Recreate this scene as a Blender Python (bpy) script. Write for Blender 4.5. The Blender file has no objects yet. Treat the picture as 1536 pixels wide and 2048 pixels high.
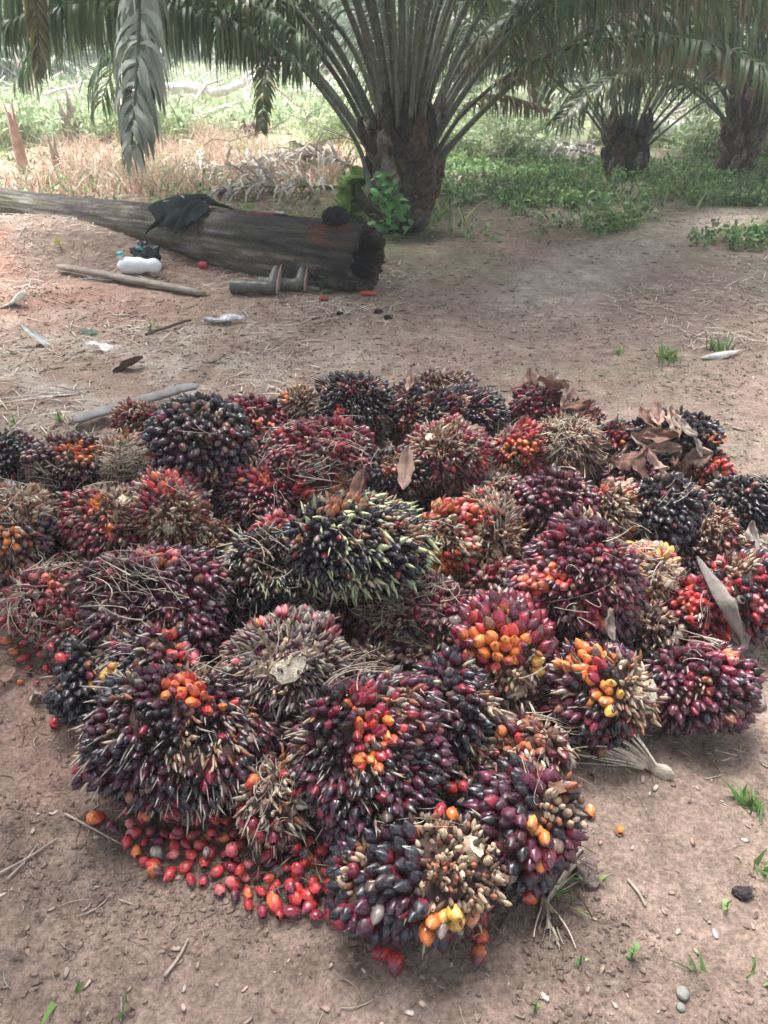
import bpy, math, random
import numpy as np
from mathutils import Vector
R = math.radians
rng = np.random.default_rng(11)
random.seed(5)
sc = bpy.context.scene
COL = sc.collection

# ---------------------------------------------------------------- camera
FPX, CX, CY, CAMH, PITCH = 1490.0, 768.0, 1024.0, 1.5, 32.0
cd = bpy.data.cameras.new('camera'); cam = bpy.data.objects.new('camera', cd); COL.objects.link(cam)
cam.location = (0, 0, CAMH); cam.rotation_euler = (R(90 - PITCH), 0, 0)
cd.sensor_fit = 'VERTICAL'; cd.sensor_height = 36.0; cd.lens = 36.0 * FPX / 2048.0
cd.clip_start = 0.05; cd.clip_end = 600
cd.dof.use_dof = True; cd.dof.focus_distance = 1.9; cd.dof.aperture_fstop = 8.0
sc.camera = cam
# ---------------------------------------------------------------- light
SUN_EL, SUN_AZ = 66.0, -30.0        # azimuth measured from +Y towards +X
w = bpy.data.worlds.new('World'); sc.world = w; w.use_nodes = True
nt = w.node_tree; nt.nodes.clear()
sky = nt.nodes.new('ShaderNodeTexSky'); sky.sky_type = 'NISHITA'; sky.sun_disc = False
sky.sun_elevation = R(SUN_EL); sky.sun_rotation = R(SUN_AZ); sky.air_density = 1.0; sky.dust_density = 4.0
hs = nt.nodes.new('ShaderNodeHueSaturation'); hs.inputs['Saturation'].default_value = 0.5
bg = nt.nodes.new('ShaderNodeBackground'); bg.inputs['Strength'].default_value = 0.15
wo = nt.nodes.new('ShaderNodeOutputWorld')
nt.links.new(sky.outputs[0], hs.inputs['Color']); nt.links.new(hs.outputs[0], bg.inputs[0]); nt.links.new(bg.outputs[0], wo.inputs[0])
sd = bpy.data.lights.new('sun', 'SUN'); sd.energy = 3.7; sd.angle = R(32); sd.color = (1, .995, .99)
so = bpy.data.objects.new('sun', sd); COL.objects.link(so)
_d = Vector((math.cos(R(SUN_EL)) * math.sin(R(SUN_AZ)), math.cos(R(SUN_EL)) * math.cos(R(SUN_AZ)), math.sin(R(SUN_EL))))
so.rotation_euler = _d.to_track_quat('Z', 'Y').to_euler(); so.location = (0, 0, 20)
vs = sc.view_settings; vs.view_transform = 'Standard'; vs.look = 'None'; vs.gamma = 1; vs.exposure = 1.62
sc.cycles.use_denoising = True
sc.cycles.max_bounces = 6; sc.cycles.diffuse_bounces = 3; sc.cycles.glossy_bounces = 2; sc.cycles.transmission_bounces = 3
sc.cycles.sample_clamp_indirect = 4

# ---------------------------------------------------------------- helpers: projection
_pr = R(PITCH)
FW = np.array([0, math.cos(_pr), -math.sin(_pr)]); UP = np.array([0, math.sin(_pr), math.cos(_pr)]); RT = np.array([1., 0, 0])
CAM = np.array([0, 0, CAMH])
def nrm(v): v = np.asarray(v, float); return v / (np.linalg.norm(v, axis=-1, keepdims=True) + 1e-12)
def ray(px, py): return FW + RT * (px - CX) / FPX + UP * (CY - py) / FPX
def dep(px, py, d): return CAM + ray(px, py) * d
def at(px, py, z): r = ray(px, py); return CAM + r * ((z - CAMH) / r[2])
# ---------------------------------------------------------------- helpers: noise
def _h(i, j, k, s):
    n = (i * 374761393 + j * 668265263 + k * 2147483647 % 998244353 * 31 + s * 144665) & 0x7fffffff
    n = ((n ^ (n >> 13)) * 1274126177) & 0x7fffffff
    n = ((n ^ (n >> 16)) * 668265263) & 0x7fffffff
    return (n & 0xffff) / 65535.0
def vn(x, y, z=0.0, s=0):
    x, y, z = np.broadcast_arrays(np.asarray(x, float), np.asarray(y, float), np.asarray(z, float))
    xi, yi, zi = [np.floor(a).astype(np.int64) for a in (x, y, z)]
    fx, fy, fz = x - xi, y - yi, z - zi
    fx, fy, fz = [f * f * (3 - 2 * f) for f in (fx, fy, fz)]
    r = 0
    for a in (0, 1):
        for b in (0, 1):
            for c in (0, 1):
                r = r + _h(xi + a, yi + b, zi + c, s) * (fx if a else 1 - fx) * (fy if b else 1 - fy) * (fz if c else 1 - fz)
    return r * 2 - 1
def fbm(x, y, z=0.0, s=0, o=4):
    r, a, t = 0, 1., 0
    for i in range(o):
        r = r + a * vn(x * 2 ** i, y * 2 ** i, z * 2 ** i, s + i * 7); t += a; a *= .5
    return r / t
def sst(a, b, x): t = np.clip((x - a) / (b - a), 0, 1); return t * t * (3 - 2 * t)
def gau(x, y, cx, cy, sx, sy=None): sy = sy or sx; return np.exp(-((x - cx) / sx) ** 2 / 2 - ((y - cy) / sy) ** 2 / 2)
def macro(x, y):
    h = .30 * gau(x, y, -3.3, 6.55, 1.0, .5) + .09 * gau(x, y, -2.25, 5.15, .4, .3) + .05 * gau(x, y, .55, 6.5, 1, .5)
    far = sst(6.5, 12, y)
    h = h + far * .12 * fbm(x * .5, y * .5, 0, 3, 3) + sst(7.4, 8.6, y) * .16 * (1 - sst(-.6, .6, x))
    h = h + sst(16, 60, y) * .6
    return h + .012 * fbm(x * 3.2, y * 3.2, 0, 19, 2) + .02 * fbm(x * 1.1, y * 1.1, 0, 9, 2) * sst(2.8, 4.5, np.abs(y) + np.abs(x) * .3)
def hgt(x, y):
    return macro(x, y) + .011 * fbm(x * 8, y * 8, 0, 21, 3) + .006 * fbm(x * 34, y * 34, 0, 31, 2)
def gat(px, py):
    z = 0.0
    for _ in range(8):
        p = at(px, py, z); z = float(hgt(p[0], p[1]))
    return np.array([p[0], p[1], z])
def depth_of(p): return float(np.dot(np.asarray(p) - CAM, FW))

# ---------------------------------------------------------------- helpers: meshes
class Geo:
    def __init__(s): s.v, s.c, s.q, s.t, s.n = [], [], [], [], 0
    def add(s, V, C, Q=None, T=None):
        V = np.asarray(V, float).reshape(-1, 3); C = np.asarray(C, float)
        if C.ndim == 1: C = np.broadcast_to(C, V.shape)
        s.v.append(V); s.c.append(C.reshape(-1, 3))
        if Q is not None and len(Q): s.q.append(np.asarray(Q, np.int64).reshape(-1, 4) + s.n)
        if T is not None and len(T): s.t.append(np.asarray(T, np.int64).reshape(-1, 3) + s.n)
        s.n += len(V); return s
    def build(s, name, mat, parent=None, loc=(0, 0, 0), smooth=True):
        V = np.concatenate(s.v) - np.asarray(loc, float); Cc = np.concatenate(s.c)
        q = np.concatenate(s.q) if s.q else np.zeros((0, 4), np.int64); t = np.concatenate(s.t) if s.t else np.zeros((0, 3), np.int64)
        me = bpy.data.meshes.new(name); me.vertices.add(len(V)); me.vertices.foreach_set('co', V.astype(np.float32).ravel())
        me.loops.add(len(q) * 4 + len(t) * 3); me.polygons.add(len(q) + len(t))
        me.loops.foreach_set('vertex_index', np.concatenate([q.ravel(), t.ravel()]).astype(np.int32))
        me.polygons.foreach_set('loop_start', np.concatenate([np.arange(len(q)) * 4, len(q) * 4 + np.arange(len(t)) * 3]).astype(np.int32))
        me.polygons.foreach_set('use_smooth', np.full(len(q) + len(t), smooth, bool))
        a = me.attributes.new('Col', 'FLOAT_COLOR', 'POINT')
        a.data.foreach_set('color', np.concatenate([np.clip(Cc, 0, 1), np.ones((len(Cc), 1))], 1).astype(np.float32).ravel())
        me.update(calc_edges=True); me.materials.append(mat)
        o = bpy.data.objects.new(name, me); COL.objects.link(o)
        if parent is not None:
            o.parent = parent; o.location = np.asarray(loc, float) - np.array(parent.location)
        else: o.location = loc
        return o
def inst(g, bV, bQ, bT, M, T, C):
    """k copies of a base mesh: M (k,3,3) column bases, T (k,3), C (k,n,3) or (k,3)"""
    k, n = len(T), len(bV)
    if k == 0: return
    V = np.einsum('kij,nj->kni', M, bV) + T[:, None, :]
    if C.ndim == 2: C = np.repeat(C[:, None, :], n, 1)
    off = (np.arange(k) * n)[:, None, None]
    g.add(V, C, (bQ[None] + off).reshape(-1, 4) if bQ is not None and len(bQ) else None, (bT[None] + off).reshape(-1, 3) if bT is not None and len(bT) else None)
def tubes(g, P, Rr, C, sides=4, ref=None, flat=1.0, cap=False):
    """k swept tubes: P (k,m,3), Rr (k,m), C (k,m,3)|(k,3)|(3,), sides 2 = ribbon"""
    P = np.asarray(P, float); k, m = P.shape[:2]
    Rr = np.broadcast_to(np.asarray(Rr, float), (k, m)); C = np.asarray(C, float)
    if C.ndim == 1: C = np.broadcast_to(C, (k, m, 3))
    elif C.ndim == 2: C = np.repeat(C[:, None, :], m, 1)
    T = nrm(np.gradient(P, axis=1))
    if ref is None:
        ref = np.broadcast_to(np.array([.13, .21, 1.]), (k, 3)); par = np.abs(T[:, m // 2, 2]) > .93
        ref = np.where(par[:, None], np.array([1., .2, 0]), ref)
    ref = np.broadcast_to(np.asarray(ref, float), (k, 3))[:, None, :]
    N = nrm(ref - T * (ref * T).sum(-1, keepdims=True)); B = np.cross(T, N)
    a = np.arange(sides) * 2 * math.pi / sides
    V = P[:, :, None, :] + Rr[:, :, None, None] * (np.cos(a)[:, None] * N[:, :, None, :] + flat * np.sin(a)[:, None] * B[:, :, None, :])
    Cc = np.repeat(C[:, :, None, :], sides, 2)
    s = sides if sides > 2 else 1
    i = np.arange(m - 1)[:, None] * sides; j = np.arange(s)[None]; j2 = (j + 1) % sides
    Q = np.stack([i + j, i + j2, i + sides + j2, i + sides + j], -1).reshape(-1, 4)
    Q = (Q[None] + (np.arange(k) * m * sides)[:, None, None]).reshape(-1, 4)
    Tt = None
    if cap and sides > 2:
        b = (np.arange(k) * m * sides)[:, None]; f = np.arange(1, sides - 1)[None]
        e = b + (m - 1) * sides
        Tt = np.concatenate([np.stack([e + 0 * f, e + f, e + f + 1], -1).reshape(-1, 3), np.stack([b + 0 * f, b + f + 1, b + f], -1).reshape(-1, 3)])
    g.add(V, Cc, Q, Tt)
def empty(name, loc):
    o = bpy.data.objects.new(name, None); COL.objects.link(o); o.location = loc; o.empty_display_size = .1; return o
def tag(o, label=None, cat=None, group=None, kind=None):
    if label: o['label'] = label
    if cat: o['category'] = cat
    if group: o['group'] = group
    if kind: o['kind'] = kind
    return o
def catmull(pts, n):
    p = np.asarray(pts, float); p = np.vstack([2 * p[0] - p[1], p, 2 * p[-1] - p[-2]])
    t = np.linspace(0, len(p) - 3 - 1e-6, n); i = t.astype(int); f = (t - i)[:, None]
    a, b, c, d = p[i], p[i + 1], p[i + 2], p[i + 3]
    return .5 * (2 * b + (c - a) * f + (2 * a - 5 * b + 4 * c - d) * f ** 2 + (3 * b - a - 3 * c + d) * f ** 3)
def sphere_grid(nu, nv):
    """unit sphere as grid; returns dirs, quads"""
    u = np.linspace(0, 2 * math.pi, nu, endpoint=False); v = np.linspace(.02, math.pi - .02, nv)
    U, Vv = np.meshgrid(u, v); D = np.stack([np.sin(Vv) * np.cos(U), np.sin(Vv) * np.sin(U), np.cos(Vv)], -1).reshape(-1, 3)
    i = np.arange(nv - 1)[:, None] * nu; j = np.arange(nu)[None]; j2 = (j + 1) % nu
    return D, np.stack([i + j, i + nu + j, i + nu + j2, i + j2], -1).reshape(-1, 4)
def frames(d, roll=None):
    """(k,3) directions -> (k,3,3) bases whose third column is d"""
    k = len(d); r = np.where(np.abs(d[:, 2:3]) > .9, np.array([[1., 0, 0]]), np.array([[0, 0, 1.]]))
    x = nrm(np.cross(r, d)); y = np.cross(d, x)
    if roll is None: roll = rng.random(k) * 6.283
    c, s = np.cos(roll)[:, None], np.sin(roll)[:, None]
    return np.stack([x * c + y * s, -x * s + y * c, d], -1)

# ---------------------------------------------------------------- materials
def make_mat(name, rough=.6, var=.35, scale=30, bump=.2, bscale=90, trans=0., spec=.5, rvar=.0, dust=0., dustc=(.3, .22, .17), bdist=.004, coat=0., stretch=None):
    m = bpy.data.materials.new(name); m.use_nodes = True; n = m.node_tree; N = n.nodes; L = n.links
    p = N['Principled BSDF']; out = N['Material Output']
    at_ = N.new('ShaderNodeAttribute'); at_.attribute_name = 'Col'
    geo = N.new('ShaderNodeNewGeometry'); src = geo.outputs['Position']
    if stretch:
        tc = N.new('ShaderNodeTexCoord'); mp = N.new('ShaderNodeMapping'); mp.inputs['Scale'].default_value = stretch
        L.new(tc.outputs['Object'], mp.inputs[0]); src = mp.outputs[0]
    nz = N.new('ShaderNodeTexNoise'); nz.inputs['Scale'].default_value = scale; nz.inputs['Detail'].default_value = 5; L.new(src, nz.inputs['Vector'])
    mr = N.new('ShaderNodeMapRange'); mr.inputs[1].default_value = .3; mr.inputs[2].default_value = .7
    mr.inputs[3].default_value = 1 - var; mr.inputs[4].default_value = 1 + var; L.new(nz.outputs[0], mr.inputs[0])
    mx = N.new('ShaderNodeVectorMath'); mx.operation = 'SCALE'; L.new(at_.outputs['Color'], mx.inputs[0]); L.new(mr.outputs[0], mx.inputs['Scale'])
    col = mx.outputs[0]
    nb = N.new('ShaderNodeTexNoise'); nb.inputs['Scale'].default_value = bscale; nb.inputs['Detail'].default_value = 6; L.new(src, nb.inputs['Vector'])
    if dust:
        dm = N.new('ShaderNodeMapRange'); dm.inputs[1].default_value = .52; dm.inputs[2].default_value = .72; dm.inputs[3].default_value = 0; dm.inputs[4].default_value = dust
        L.new(nb.outputs[0], dm.inputs[0]); mi = N.new('ShaderNodeMix'); mi.data_type = 'RGBA'
        L.new(dm.outputs[0], mi.inputs[0]); L.new(col, mi.inputs[6]); mi.inputs[7].default_value = (*dustc, 1); col = mi.outputs[2]
    L.new(col, p.inputs['Base Color'])
    if rvar:
        rr = N.new('ShaderNodeMapRange'); rr.inputs[1].default_value = .35; rr.inputs[2].default_value = .65; rr.inputs[3].default_value = max(.05, rough - rvar); rr.inputs[4].default_value = min(1, rough + rvar)
        L.new(nz.outputs[0], rr.inputs[0]); L.new(rr.outputs[0], p.inputs['Roughness'])
    else: p.inputs['Roughness'].default_value = rough
    p.inputs['Specular IOR Level'].default_value = spec
    if coat: p.inputs['Coat Weight'].default_value = coat; p.inputs['Coat Roughness'].default_value = .15
    if bump:
        b = N.new('ShaderNodeBump'); b.inputs['Strength'].default_value = bump; b.inputs['Distance'].default_value = bdist
        L.new(nb.outputs[0], b.inputs['Height']); L.new(b.outputs[0], p.inputs['Normal'])
    if trans:
        tr = N.new('ShaderNodeBsdfTranslucent'); L.new(col, tr.inputs[0]); ms = N.new('ShaderNodeMixShader'); ms.inputs[0].default_value = trans
        L.new(p.outputs[0], ms.inputs[1]); L.new(tr.outputs[0], ms.inputs[2]); L.new(ms.outputs[0], out.inputs[0])
    return m
M_soil = make_mat('soil', .95, .30, 14, 1., 38, spec=.15, bdist=.022)
_t = M_soil.node_tree; _s2 = _t.nodes.new('ShaderNodeTexNoise'); _s2.inputs['Scale'].default_value = 95; _s2.inputs['Detail'].default_value = 4
_g = _t.nodes.new('ShaderNodeNewGeometry'); _t.links.new(_g.outputs['Position'], _s2.inputs['Vector']); _m = _t.nodes.new('ShaderNodeMapRange')
for _i, _v in ((1, .35), (2, .65), (3, .62), (4, 1.35)): _m.inputs[_i].default_value = _v
_t.links.new(_s2.outputs[0], _m.inputs[0]); _q = _t.nodes.new('ShaderNodeVectorMath'); _q.operation = 'SCALE'; _p = _t.nodes['Principled BSDF']
_t.links.new(_p.inputs['Base Color'].links[0].from_socket, _q.inputs[0]); _t.links.new(_m.outputs[0], _q.inputs['Scale']); _t.links.new(_q.outputs[0], _p.inputs['Base Color'])
for _n in M_soil.node_tree.nodes:
    if _n.type == 'TEX_NOISE': _n.inputs['Detail'].default_value = 9; _n.inputs['Roughness'].default_value = .68
M_fruit = make_mat('fruit_skin', .32, .3, 75, .2, 190, rvar=.2, dust=.42, spec=.55, bdist=.002, dustc=(.2, .14, .11))
M_spine = make_mat('spine_fibre', .75, .35, 90, .2, 200, spec=.3)
M_tan = make_mat('bare_spikelet', .8, .4, 80, .4, 200, spec=.3)
M_core = make_mat('bunch_core', .9, .5, 60, .8, 120, spec=.2)
M_cut = make_mat('cut_stalk_wood', .85, .38, 110, 1., 240, spec=.2, bdist=.006, dust=.5, dustc=(.32, .22, .14))
M_leaf = make_mat('palm_leaflet', .42, .3, 4, 0, 50, trans=.22, spec=.5)
M_pet = make_mat('palm_petiole', .6, .35, 20, .4, 60, spec=.4)
M_bark = make_mat('palm_bark', .95, .65, 26, 1., 70, spec=.12, bdist=.03)
M_weed = make_mat('weed_leaf', .55, .3, 8, 0, 50, trans=.3, spec=.4)
M_dry = make_mat('dry_litter', .85, .3, 40, .3, 120, trans=.1, spec=.25)
M_log = make_mat('charred_log_bark', .9, .45, 6, 1., 30, spec=.25, bdist=.02, stretch=(3, 14, 14))
M_wood = make_mat('grey_wood', .85, .3, 12, .8, 50, spec=.25, bdist=.008)
M_cloth = make_mat('cloth', .95, .15, 200, .5, 500, spec=.1, bdist=.001)
M_poly = make_mat('plastic', .35, .06, 20, 0, 90, spec=.5)
M_rub = make_mat('boot_rubber', .45, .25, 30, .1, 60, spec=.4, dust=.5, dustc=(.3, .24, .19))

# ---------------------------------------------------------------- ground
def warp(lo, hi, dense_lo, dense_hi, step, grow):
    a = list(np.arange(dense_lo, dense_hi, step)); s = step; x = a[-1]
    while x < hi: s = min(s * grow, 4); x += s; a.append(x)
    s = step; x = a[0]; b = []
    while x > lo: s = min(s * grow, 4); x -= s; b.append(x)
    return np.array(b[::-1] + a)
PATH = [gat(1180, 700), gat(1080, 610), gat(1130, 560), gat(1240, 500), gat(1340, 465), gat(1410, 445), gat(1490, 425)]
gx = warp(-90, 90, -1.3, 1.5, .012, 1.022); gy = warp(-8, 150, .35, 3.0, .012, 1.014)
X, Y = np.meshgrid(gx, gy); Z = hgt(X, Y)
def ground_color(X, Y):
    n1 = fbm(X * 1.3, Y * 1.3, 0, 50, 4); n2 = fbm(X * 5, Y * 5, 0, 60, 4); n3 = fbm(X * .5, Y * .5, 0, 70, 3); n4 = fbm(X * 26, Y * 26, 0, 61, 3)
    c = lambda r, g, b: np.array([r, g, b])
    def mixc(A, B, t): t = np.clip(t, 0, 1)[..., None]; return A * (1 - t) + B * t
    A = np.broadcast_to(c(.285, .208, .166), X.shape + (3,)).copy()
    A = mixc(A, c(.31, .20, .160), sst(-.1, .5, n1) * (1 - sst(1.2, 2.2, Y)) * .9)
    A = mixc(A, c(.36, .165, .115), sst(.0, .4, n1) * gau(X, Y, -3.2, 6.3, 1.1, .8) + .45 * gau(X, Y, -2.3, 5.1, .7, .4))
    A = mixc(A, c(.235, .21, .145), sst(.05, .5, n1 + .3 * n2) * sst(.6, 1.5, X + Y * .2) * .7)
    A = mixc(A, c(.36, .33, .28), gau(X, Y, -1.6, 3.9, 1.1, .8) * sst(-.2, .4, n2) * .6)  # paler patch at the left: bright lens haze painted into the soil colour
    d = np.full(X.shape, 9.)
    for a, b in zip(PATH[:-1], PATH[1:]):
        ab = (b - a)[:2]; L2 = (ab ** 2).sum(); t = np.clip(((X - a[0]) * ab[0] + (Y - a[1]) * ab[1]) / L2, 0, 1)
        d = np.minimum(d, np.hypot(X - a[0] - t * ab[0], Y - a[1] - t * ab[1]))
    pth = 1 - sst(.15, .55, d + .12 * n2)
    far = sst(6.2, 7.6, Y + n1 * .8 - .3 * np.clip(X - 2, 0, 2))
    A = mixc(A, c(.17, .15, .105), far * .85)
    A = mixc(A, c(.13, .17, .07), far * sst(-.1, .4, n1 + n2 * .4) * sst(-1.5, 0, X) * .8)
    A = mixc(A, c(.48, .30, .22), sst(8, 9, Y) * (1 - sst(-.7, 0.1, X - .03 * Y)) * (1 - sst(13, 16, Y)) * .8)
    A = mixc(A, c(.33, .36, .2), sst(13, 18, Y))
    A = mixc(A, c(.42, .34, .28), pth * .9 * sst(4.2, 5.5, Y))
    n5 = fbm(X * 11, Y * 16, 0, 62, 3); A = A * (1 + .24 * n2 + .20 * n4 + .22 * n5)[..., None]
    return A
cc = ground_color(X, Y)
ny, nx = X.shape
i = np.arange(ny - 1)[:, None] * nx; j = np.arange(nx - 1)[None]
Q = np.stack([i + j, i + j + 1, i + nx + j + 1, i + nx + j], -1).reshape(-1, 4)
g = Geo(); g.add(np.stack([X, Y, Z], -1), cc, Q); tag(g.build('ground', M_soil), kind='structure')

# ---------------------------------------------------------------- fruit bunches
C = dict(black=(.013, .009, .015), blue=(.022, .022, .036), purple=(.060, .013, .032), plum=(.115, .023, .048), crimson=(.24, .018, .042),
         red=(.52, .045, .045), pink=(.60, .17, .18), orange=(.68, .19, .045), yellow=(.66, .38, .08), tan=(.52, .38, .26), cream=(.76, .66, .5),
         grey=(.36, .30, .27), straw=(.54, .45, .35), brown=(.20, .12, .09), green=(.46, .50, .28), rust=(.34, .14, .08), umber=(.09, .055, .045), greyd=(.21, .17, .155))
C = {k: np.array(v) for k, v in C.items()}
def fruit_base(nu, nv, kind=0, seed=0):
    """egg along +z, base at 0, tip at 1, diameter 1 (scaled later)"""
    z = np.linspace(0, 1, nv); r = .5 * np.clip(np.sin(math.pi * np.clip(z ** .85 * .93 + .07, 0, 1)), 0, 1) ** (.55 + .3 * z)
    r[0] = .2; r[-1] = .02
    a = np.arange(nu) * 2 * math.pi / nu
    Zg, Ag = np.meshgrid(z, a, indexing='ij'); Rg = np.repeat(r[:, None], nu, 1)
    ph = seed * 1.7; Rg = Rg * (1 + .12 * np.cos((3 + seed % 3) * Ag + ph) * np.sin(math.pi * Zg) + .10 * np.cos(2 * Ag + ph * 2.3) + .05 * np.cos(7 * Ag + ph * 3 + 3 * Zg))
    V = np.stack([Rg * np.cos(Ag) + .05 * math.cos(ph) * Zg, Rg * np.sin(Ag) + .05 * math.sin(ph * 2) * Zg, Zg], -1).reshape(-1, 3)
    i = np.arange(nv - 1)[:, None] * nu; j = np.arange(nu)[None]; j2 = (j + 1) % nu
    return V, np.stack([i + j, i + j2, i + nu + j2, i + nu + j], -1).reshape(-1, 4), Zg.reshape(-1)
FB_HI = [fruit_base(12, 9, 0, s) for s in range(6)]; FB_LO = [fruit_base(7, 6, 0, s) for s in range(4)]
ELL = []     # (centre, (a,b,c)) for placing things on the heap
def hit(px, py):
    d = ray(px, py); best, nn = None, None
    for c, a in ELL:
        o = (CAM - c) / a; dd = d / a; A = (dd ** 2).sum(); B = (o * dd).sum(); Cq = (o ** 2).sum() - 1; D = B * B - A * Cq
        if D > 0:
            t = (-B - math.sqrt(D)) / A
            if best is None or t < best: best = t; p = CAM + d * t; nn = nrm((p - c) / a ** 2)
    gp = gat(px, py); tg = depth_of(gp)
    if best is None or tg < best: return gp, np.array([0, 0, 1.])
    return CAM + d * best, nn
def fruit_colors(zv, tip, base, lo, hi):
    """(k,n,3) blend along the fruit"""
    t = sst(0, 1, (zv[None] - lo[:, None]) / (hi - lo)[:, None])[..., None]
    st = (zv > .93)[None, :, None]; streak = 1 + .22 * np.sin(np.arange(len(zv)) * 2.4)[None, :, None] * (zv < .8)[None, :, None]
    return np.where(st, np.array([.05, .035, .03]), (base[:, None] * (1 - t) + tip[:, None] * t) * streak)
GROUP = 'oil palm fruit bunches in the heap'
def bunch(cx, cy, rx, ry, z, tips, base='red', fl=.034, fw=.023, spine=None, patches=(), stalk=None, bare=(), fib=0, big=False, barec=('tan', 'straw', 'brown', 'rust'), label='', lump=.45, mixlo=.0, skip=0.):
    c = at(cx, cy, z); dpt = depth_of(c); ax = rx * dpt / FPX * 1.02; ay = ry * dpt / FPX * 1.02
    a3 = np.array([ax, (ax + ay) / 2 * .95 if ay < ax else ay, ay])
    ELL.append((c, a3 * .97)); toC = nrm(CAM - c); Rv = nrm(np.cross(toC, UP) * -1); Uv = nrm(np.cross(Rv, toC) * -1)
    Rv = RT; Uv = nrm(UP - toC * np.dot(UP, toC))
    def dirof(u, v): w_ = math.sqrt(max(0, 1 - u * u - v * v)) if u * u + v * v < 1 else 0; return nrm(u * Rv + v * Uv + w_ * toC)
    seed = int(cx * 7 + cy) % 997
    root = empty('palm_fruit_bunch', (c[0], c[1], max(0.0, c[2] - ay)))
    tag(root, label, 'fruit bunch', GROUP)
    core_a = a3 - fl * .78
    # core
    D, Qs = sphere_grid(22, 14)
    lum = 1 + lump * fbm(D[:, 0] * 1.6 + seed, D[:, 1] * 1.6, D[:, 2] * 1.6, 5, 3)
    Vc = c + D * core_a * lum[:, None]
    Geo().add(Vc, C['umber'] * .8, Qs).build('core', M_core, root, loc=c)
    # sites
    area = 4 * math.pi * ((core_a[0] * core_a[1]) ** 1.6 / 3 + (core_a[0] * core_a[2]) ** 1.6 / 3 + (core_a[1] * core_a[2]) ** 1.6 / 3) ** (1 / 1.6) * 1.25
    n = int(area / (fw * .79) ** 2)
    k = np.arange(n) + .5; phi = np.arccos(1 - 2 * k / n); th = math.pi * (1 + 5 ** .5) * k
    n0 = np.stack([np.cos(th) * np.sin(phi), np.sin(th) * np.sin(phi), np.cos(phi)], -1)
    from_axis = nrm(rng.normal(size=3)); an = rng.random() * 3
    K = np.array([[0, -from_axis[2], from_axis[1]], [from_axis[2], 0, -from_axis[0]], [-from_axis[1], from_axis[0], 0]])
    Rm = np.eye(3) + math.sin(an) * K + (1 - math.cos(an)) * K @ K
    n0 = nrm(n0 @ Rm.T + rng.normal(size=(n, 3)) * .22 * fw / a3.mean())
    lum = 1 + lump * fbm(n0[:, 0] * 1.6 + seed, n0[:, 1] * 1.6, n0[:, 2] * 1.6, 5, 3)
    P = c + n0 * core_a * lum[:, None] * .985
    Nn = nrm(n0 / core_a)
    keep = ((Nn @ toC > -.45) | (Nn[:, 2] > .25)) & (P[:, 2] > -.01)
    n0, P, Nn = n0[keep], P[keep], Nn[keep]; n = len(P)
    sdir = dirof(stalk[0], stalk[1]) if stalk else nrm(np.array([rng.normal() * .8, .8, .35]))
    apical = -sdir; fl = fl * 1.06; fw = fw * 1.08
    srad = stalk[2] if stalk else .2
    tips_l = [C[t] for t in tips]
    dn = 1 - n0 @ sdir
    isbare = dn < (1 - math.cos(srad * 1.2 + .12)) * (1 + .5 * rng.random(n)) if stalk else np.zeros(n, bool)
    for (u, v, rr) in bare:
        ang = np.arccos(np.clip(n0 @ dirof(u, v), -1, 1)); isbare |= ang + .35 * rr * fbm(n0[:, 0] * 5 + seed, n0[:, 1] * 5, n0[:, 2] * 5, 9, 2) < rr
    ti = rng.integers(0, len(tips_l), n)
    big_n = fbm(n0[:, 0] * 2.4, n0[:, 1] * 2.4 + seed, n0[:, 2] * 2.4, 13, 2)
    ti = np.where(rng.random(n) < .6, np.clip(((big_n + .6) / 1.2 * len(tips_l)).astype(int), 0, len(tips_l) - 1), ti)
    tip = np.array(tips_l)[ti] * .78 * (1 + .35 * rng.normal(size=(n, 1)) * .6); bs = np.tile(C[base] * .8, (n, 1)) * (.6 + .6 * rng.random((n, 1)))
    lo = np.full(n, .04 + mixlo) + .24 * rng.random(n); hi = lo + .4
    for (u, v, rr, kind) in patches:
        ang = np.arccos(np.clip(n0 @ dirof(u, v), -1, 1)); s_ = (ang + rr * .5 * fbm(n0[:, 0] * 4, n0[:, 1] * 4 + seed, n0[:, 2] * 4, 17, 2) + rng.normal(size=n) * rr * .26) < rr
        cols = [C[x] for x in kind.replace('orange+orange', 'orange').split('+')]; m_ = rng.integers(0, len(cols), n); pc = np.array(cols)[m_] * (.8 + .35 * rng.random((n, 1)))
        tip = np.where(s_[:, None], pc, tip); bs = np.where(s_[:, None], pc * .4 + C['orange'] * .6, bs)
        dark = s_ & (rng.random(n) < .3); lo = np.where(dark, .75, lo); hi = lo + .3; tip = np.where(dark[:, None], C['plum'], tip)
    # some fruits are dried out, some unripe ones show red; whole small areas are worn or dirty
    dry = rng.random(n) < .04 + .16 * sst(.15, .5, fbm(n0[:, 0] * 3 + 7, n0[:, 1] * 3 + seed, n0[:, 2] * 3, 23, 3)); drc = np.array([C['brown'], C['greyd'], C['rust'] * .6, C['umber']])[rng.integers(0, 4, n)]
    tip = np.where(dry[:, None], drc, tip); bs = np.where(dry[:, None], drc * .8, bs)
    redn = (rng.random(n) < .06) & ~dry; tip = np.where(redn[:, None], C['crimson'] * .9, tip); lo = np.where(redn, .3, lo); hi = np.where(redn, .9, hi)
    missing_n = fbm(n0[:, 0] * 2.6 + 3, n0[:, 1] * 2.6 + seed, n0[:, 2] * 2.6, 29, 3)
    tip = np.clip(tip, .004, 1)
    missing = (rng.random(n) < skip + .75 * sst(.22, .42, missing_n))
    fr = ~isbare & ~missing
    d = nrm(Nn + apical * .5 * (1 - np.clip(Nn @ apical, 0, 1))[:, None] + rng.normal(size=(n, 3)) * .19)
    P = P + Nn * rng.normal(size=(n, 1)) * fl * .13
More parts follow.
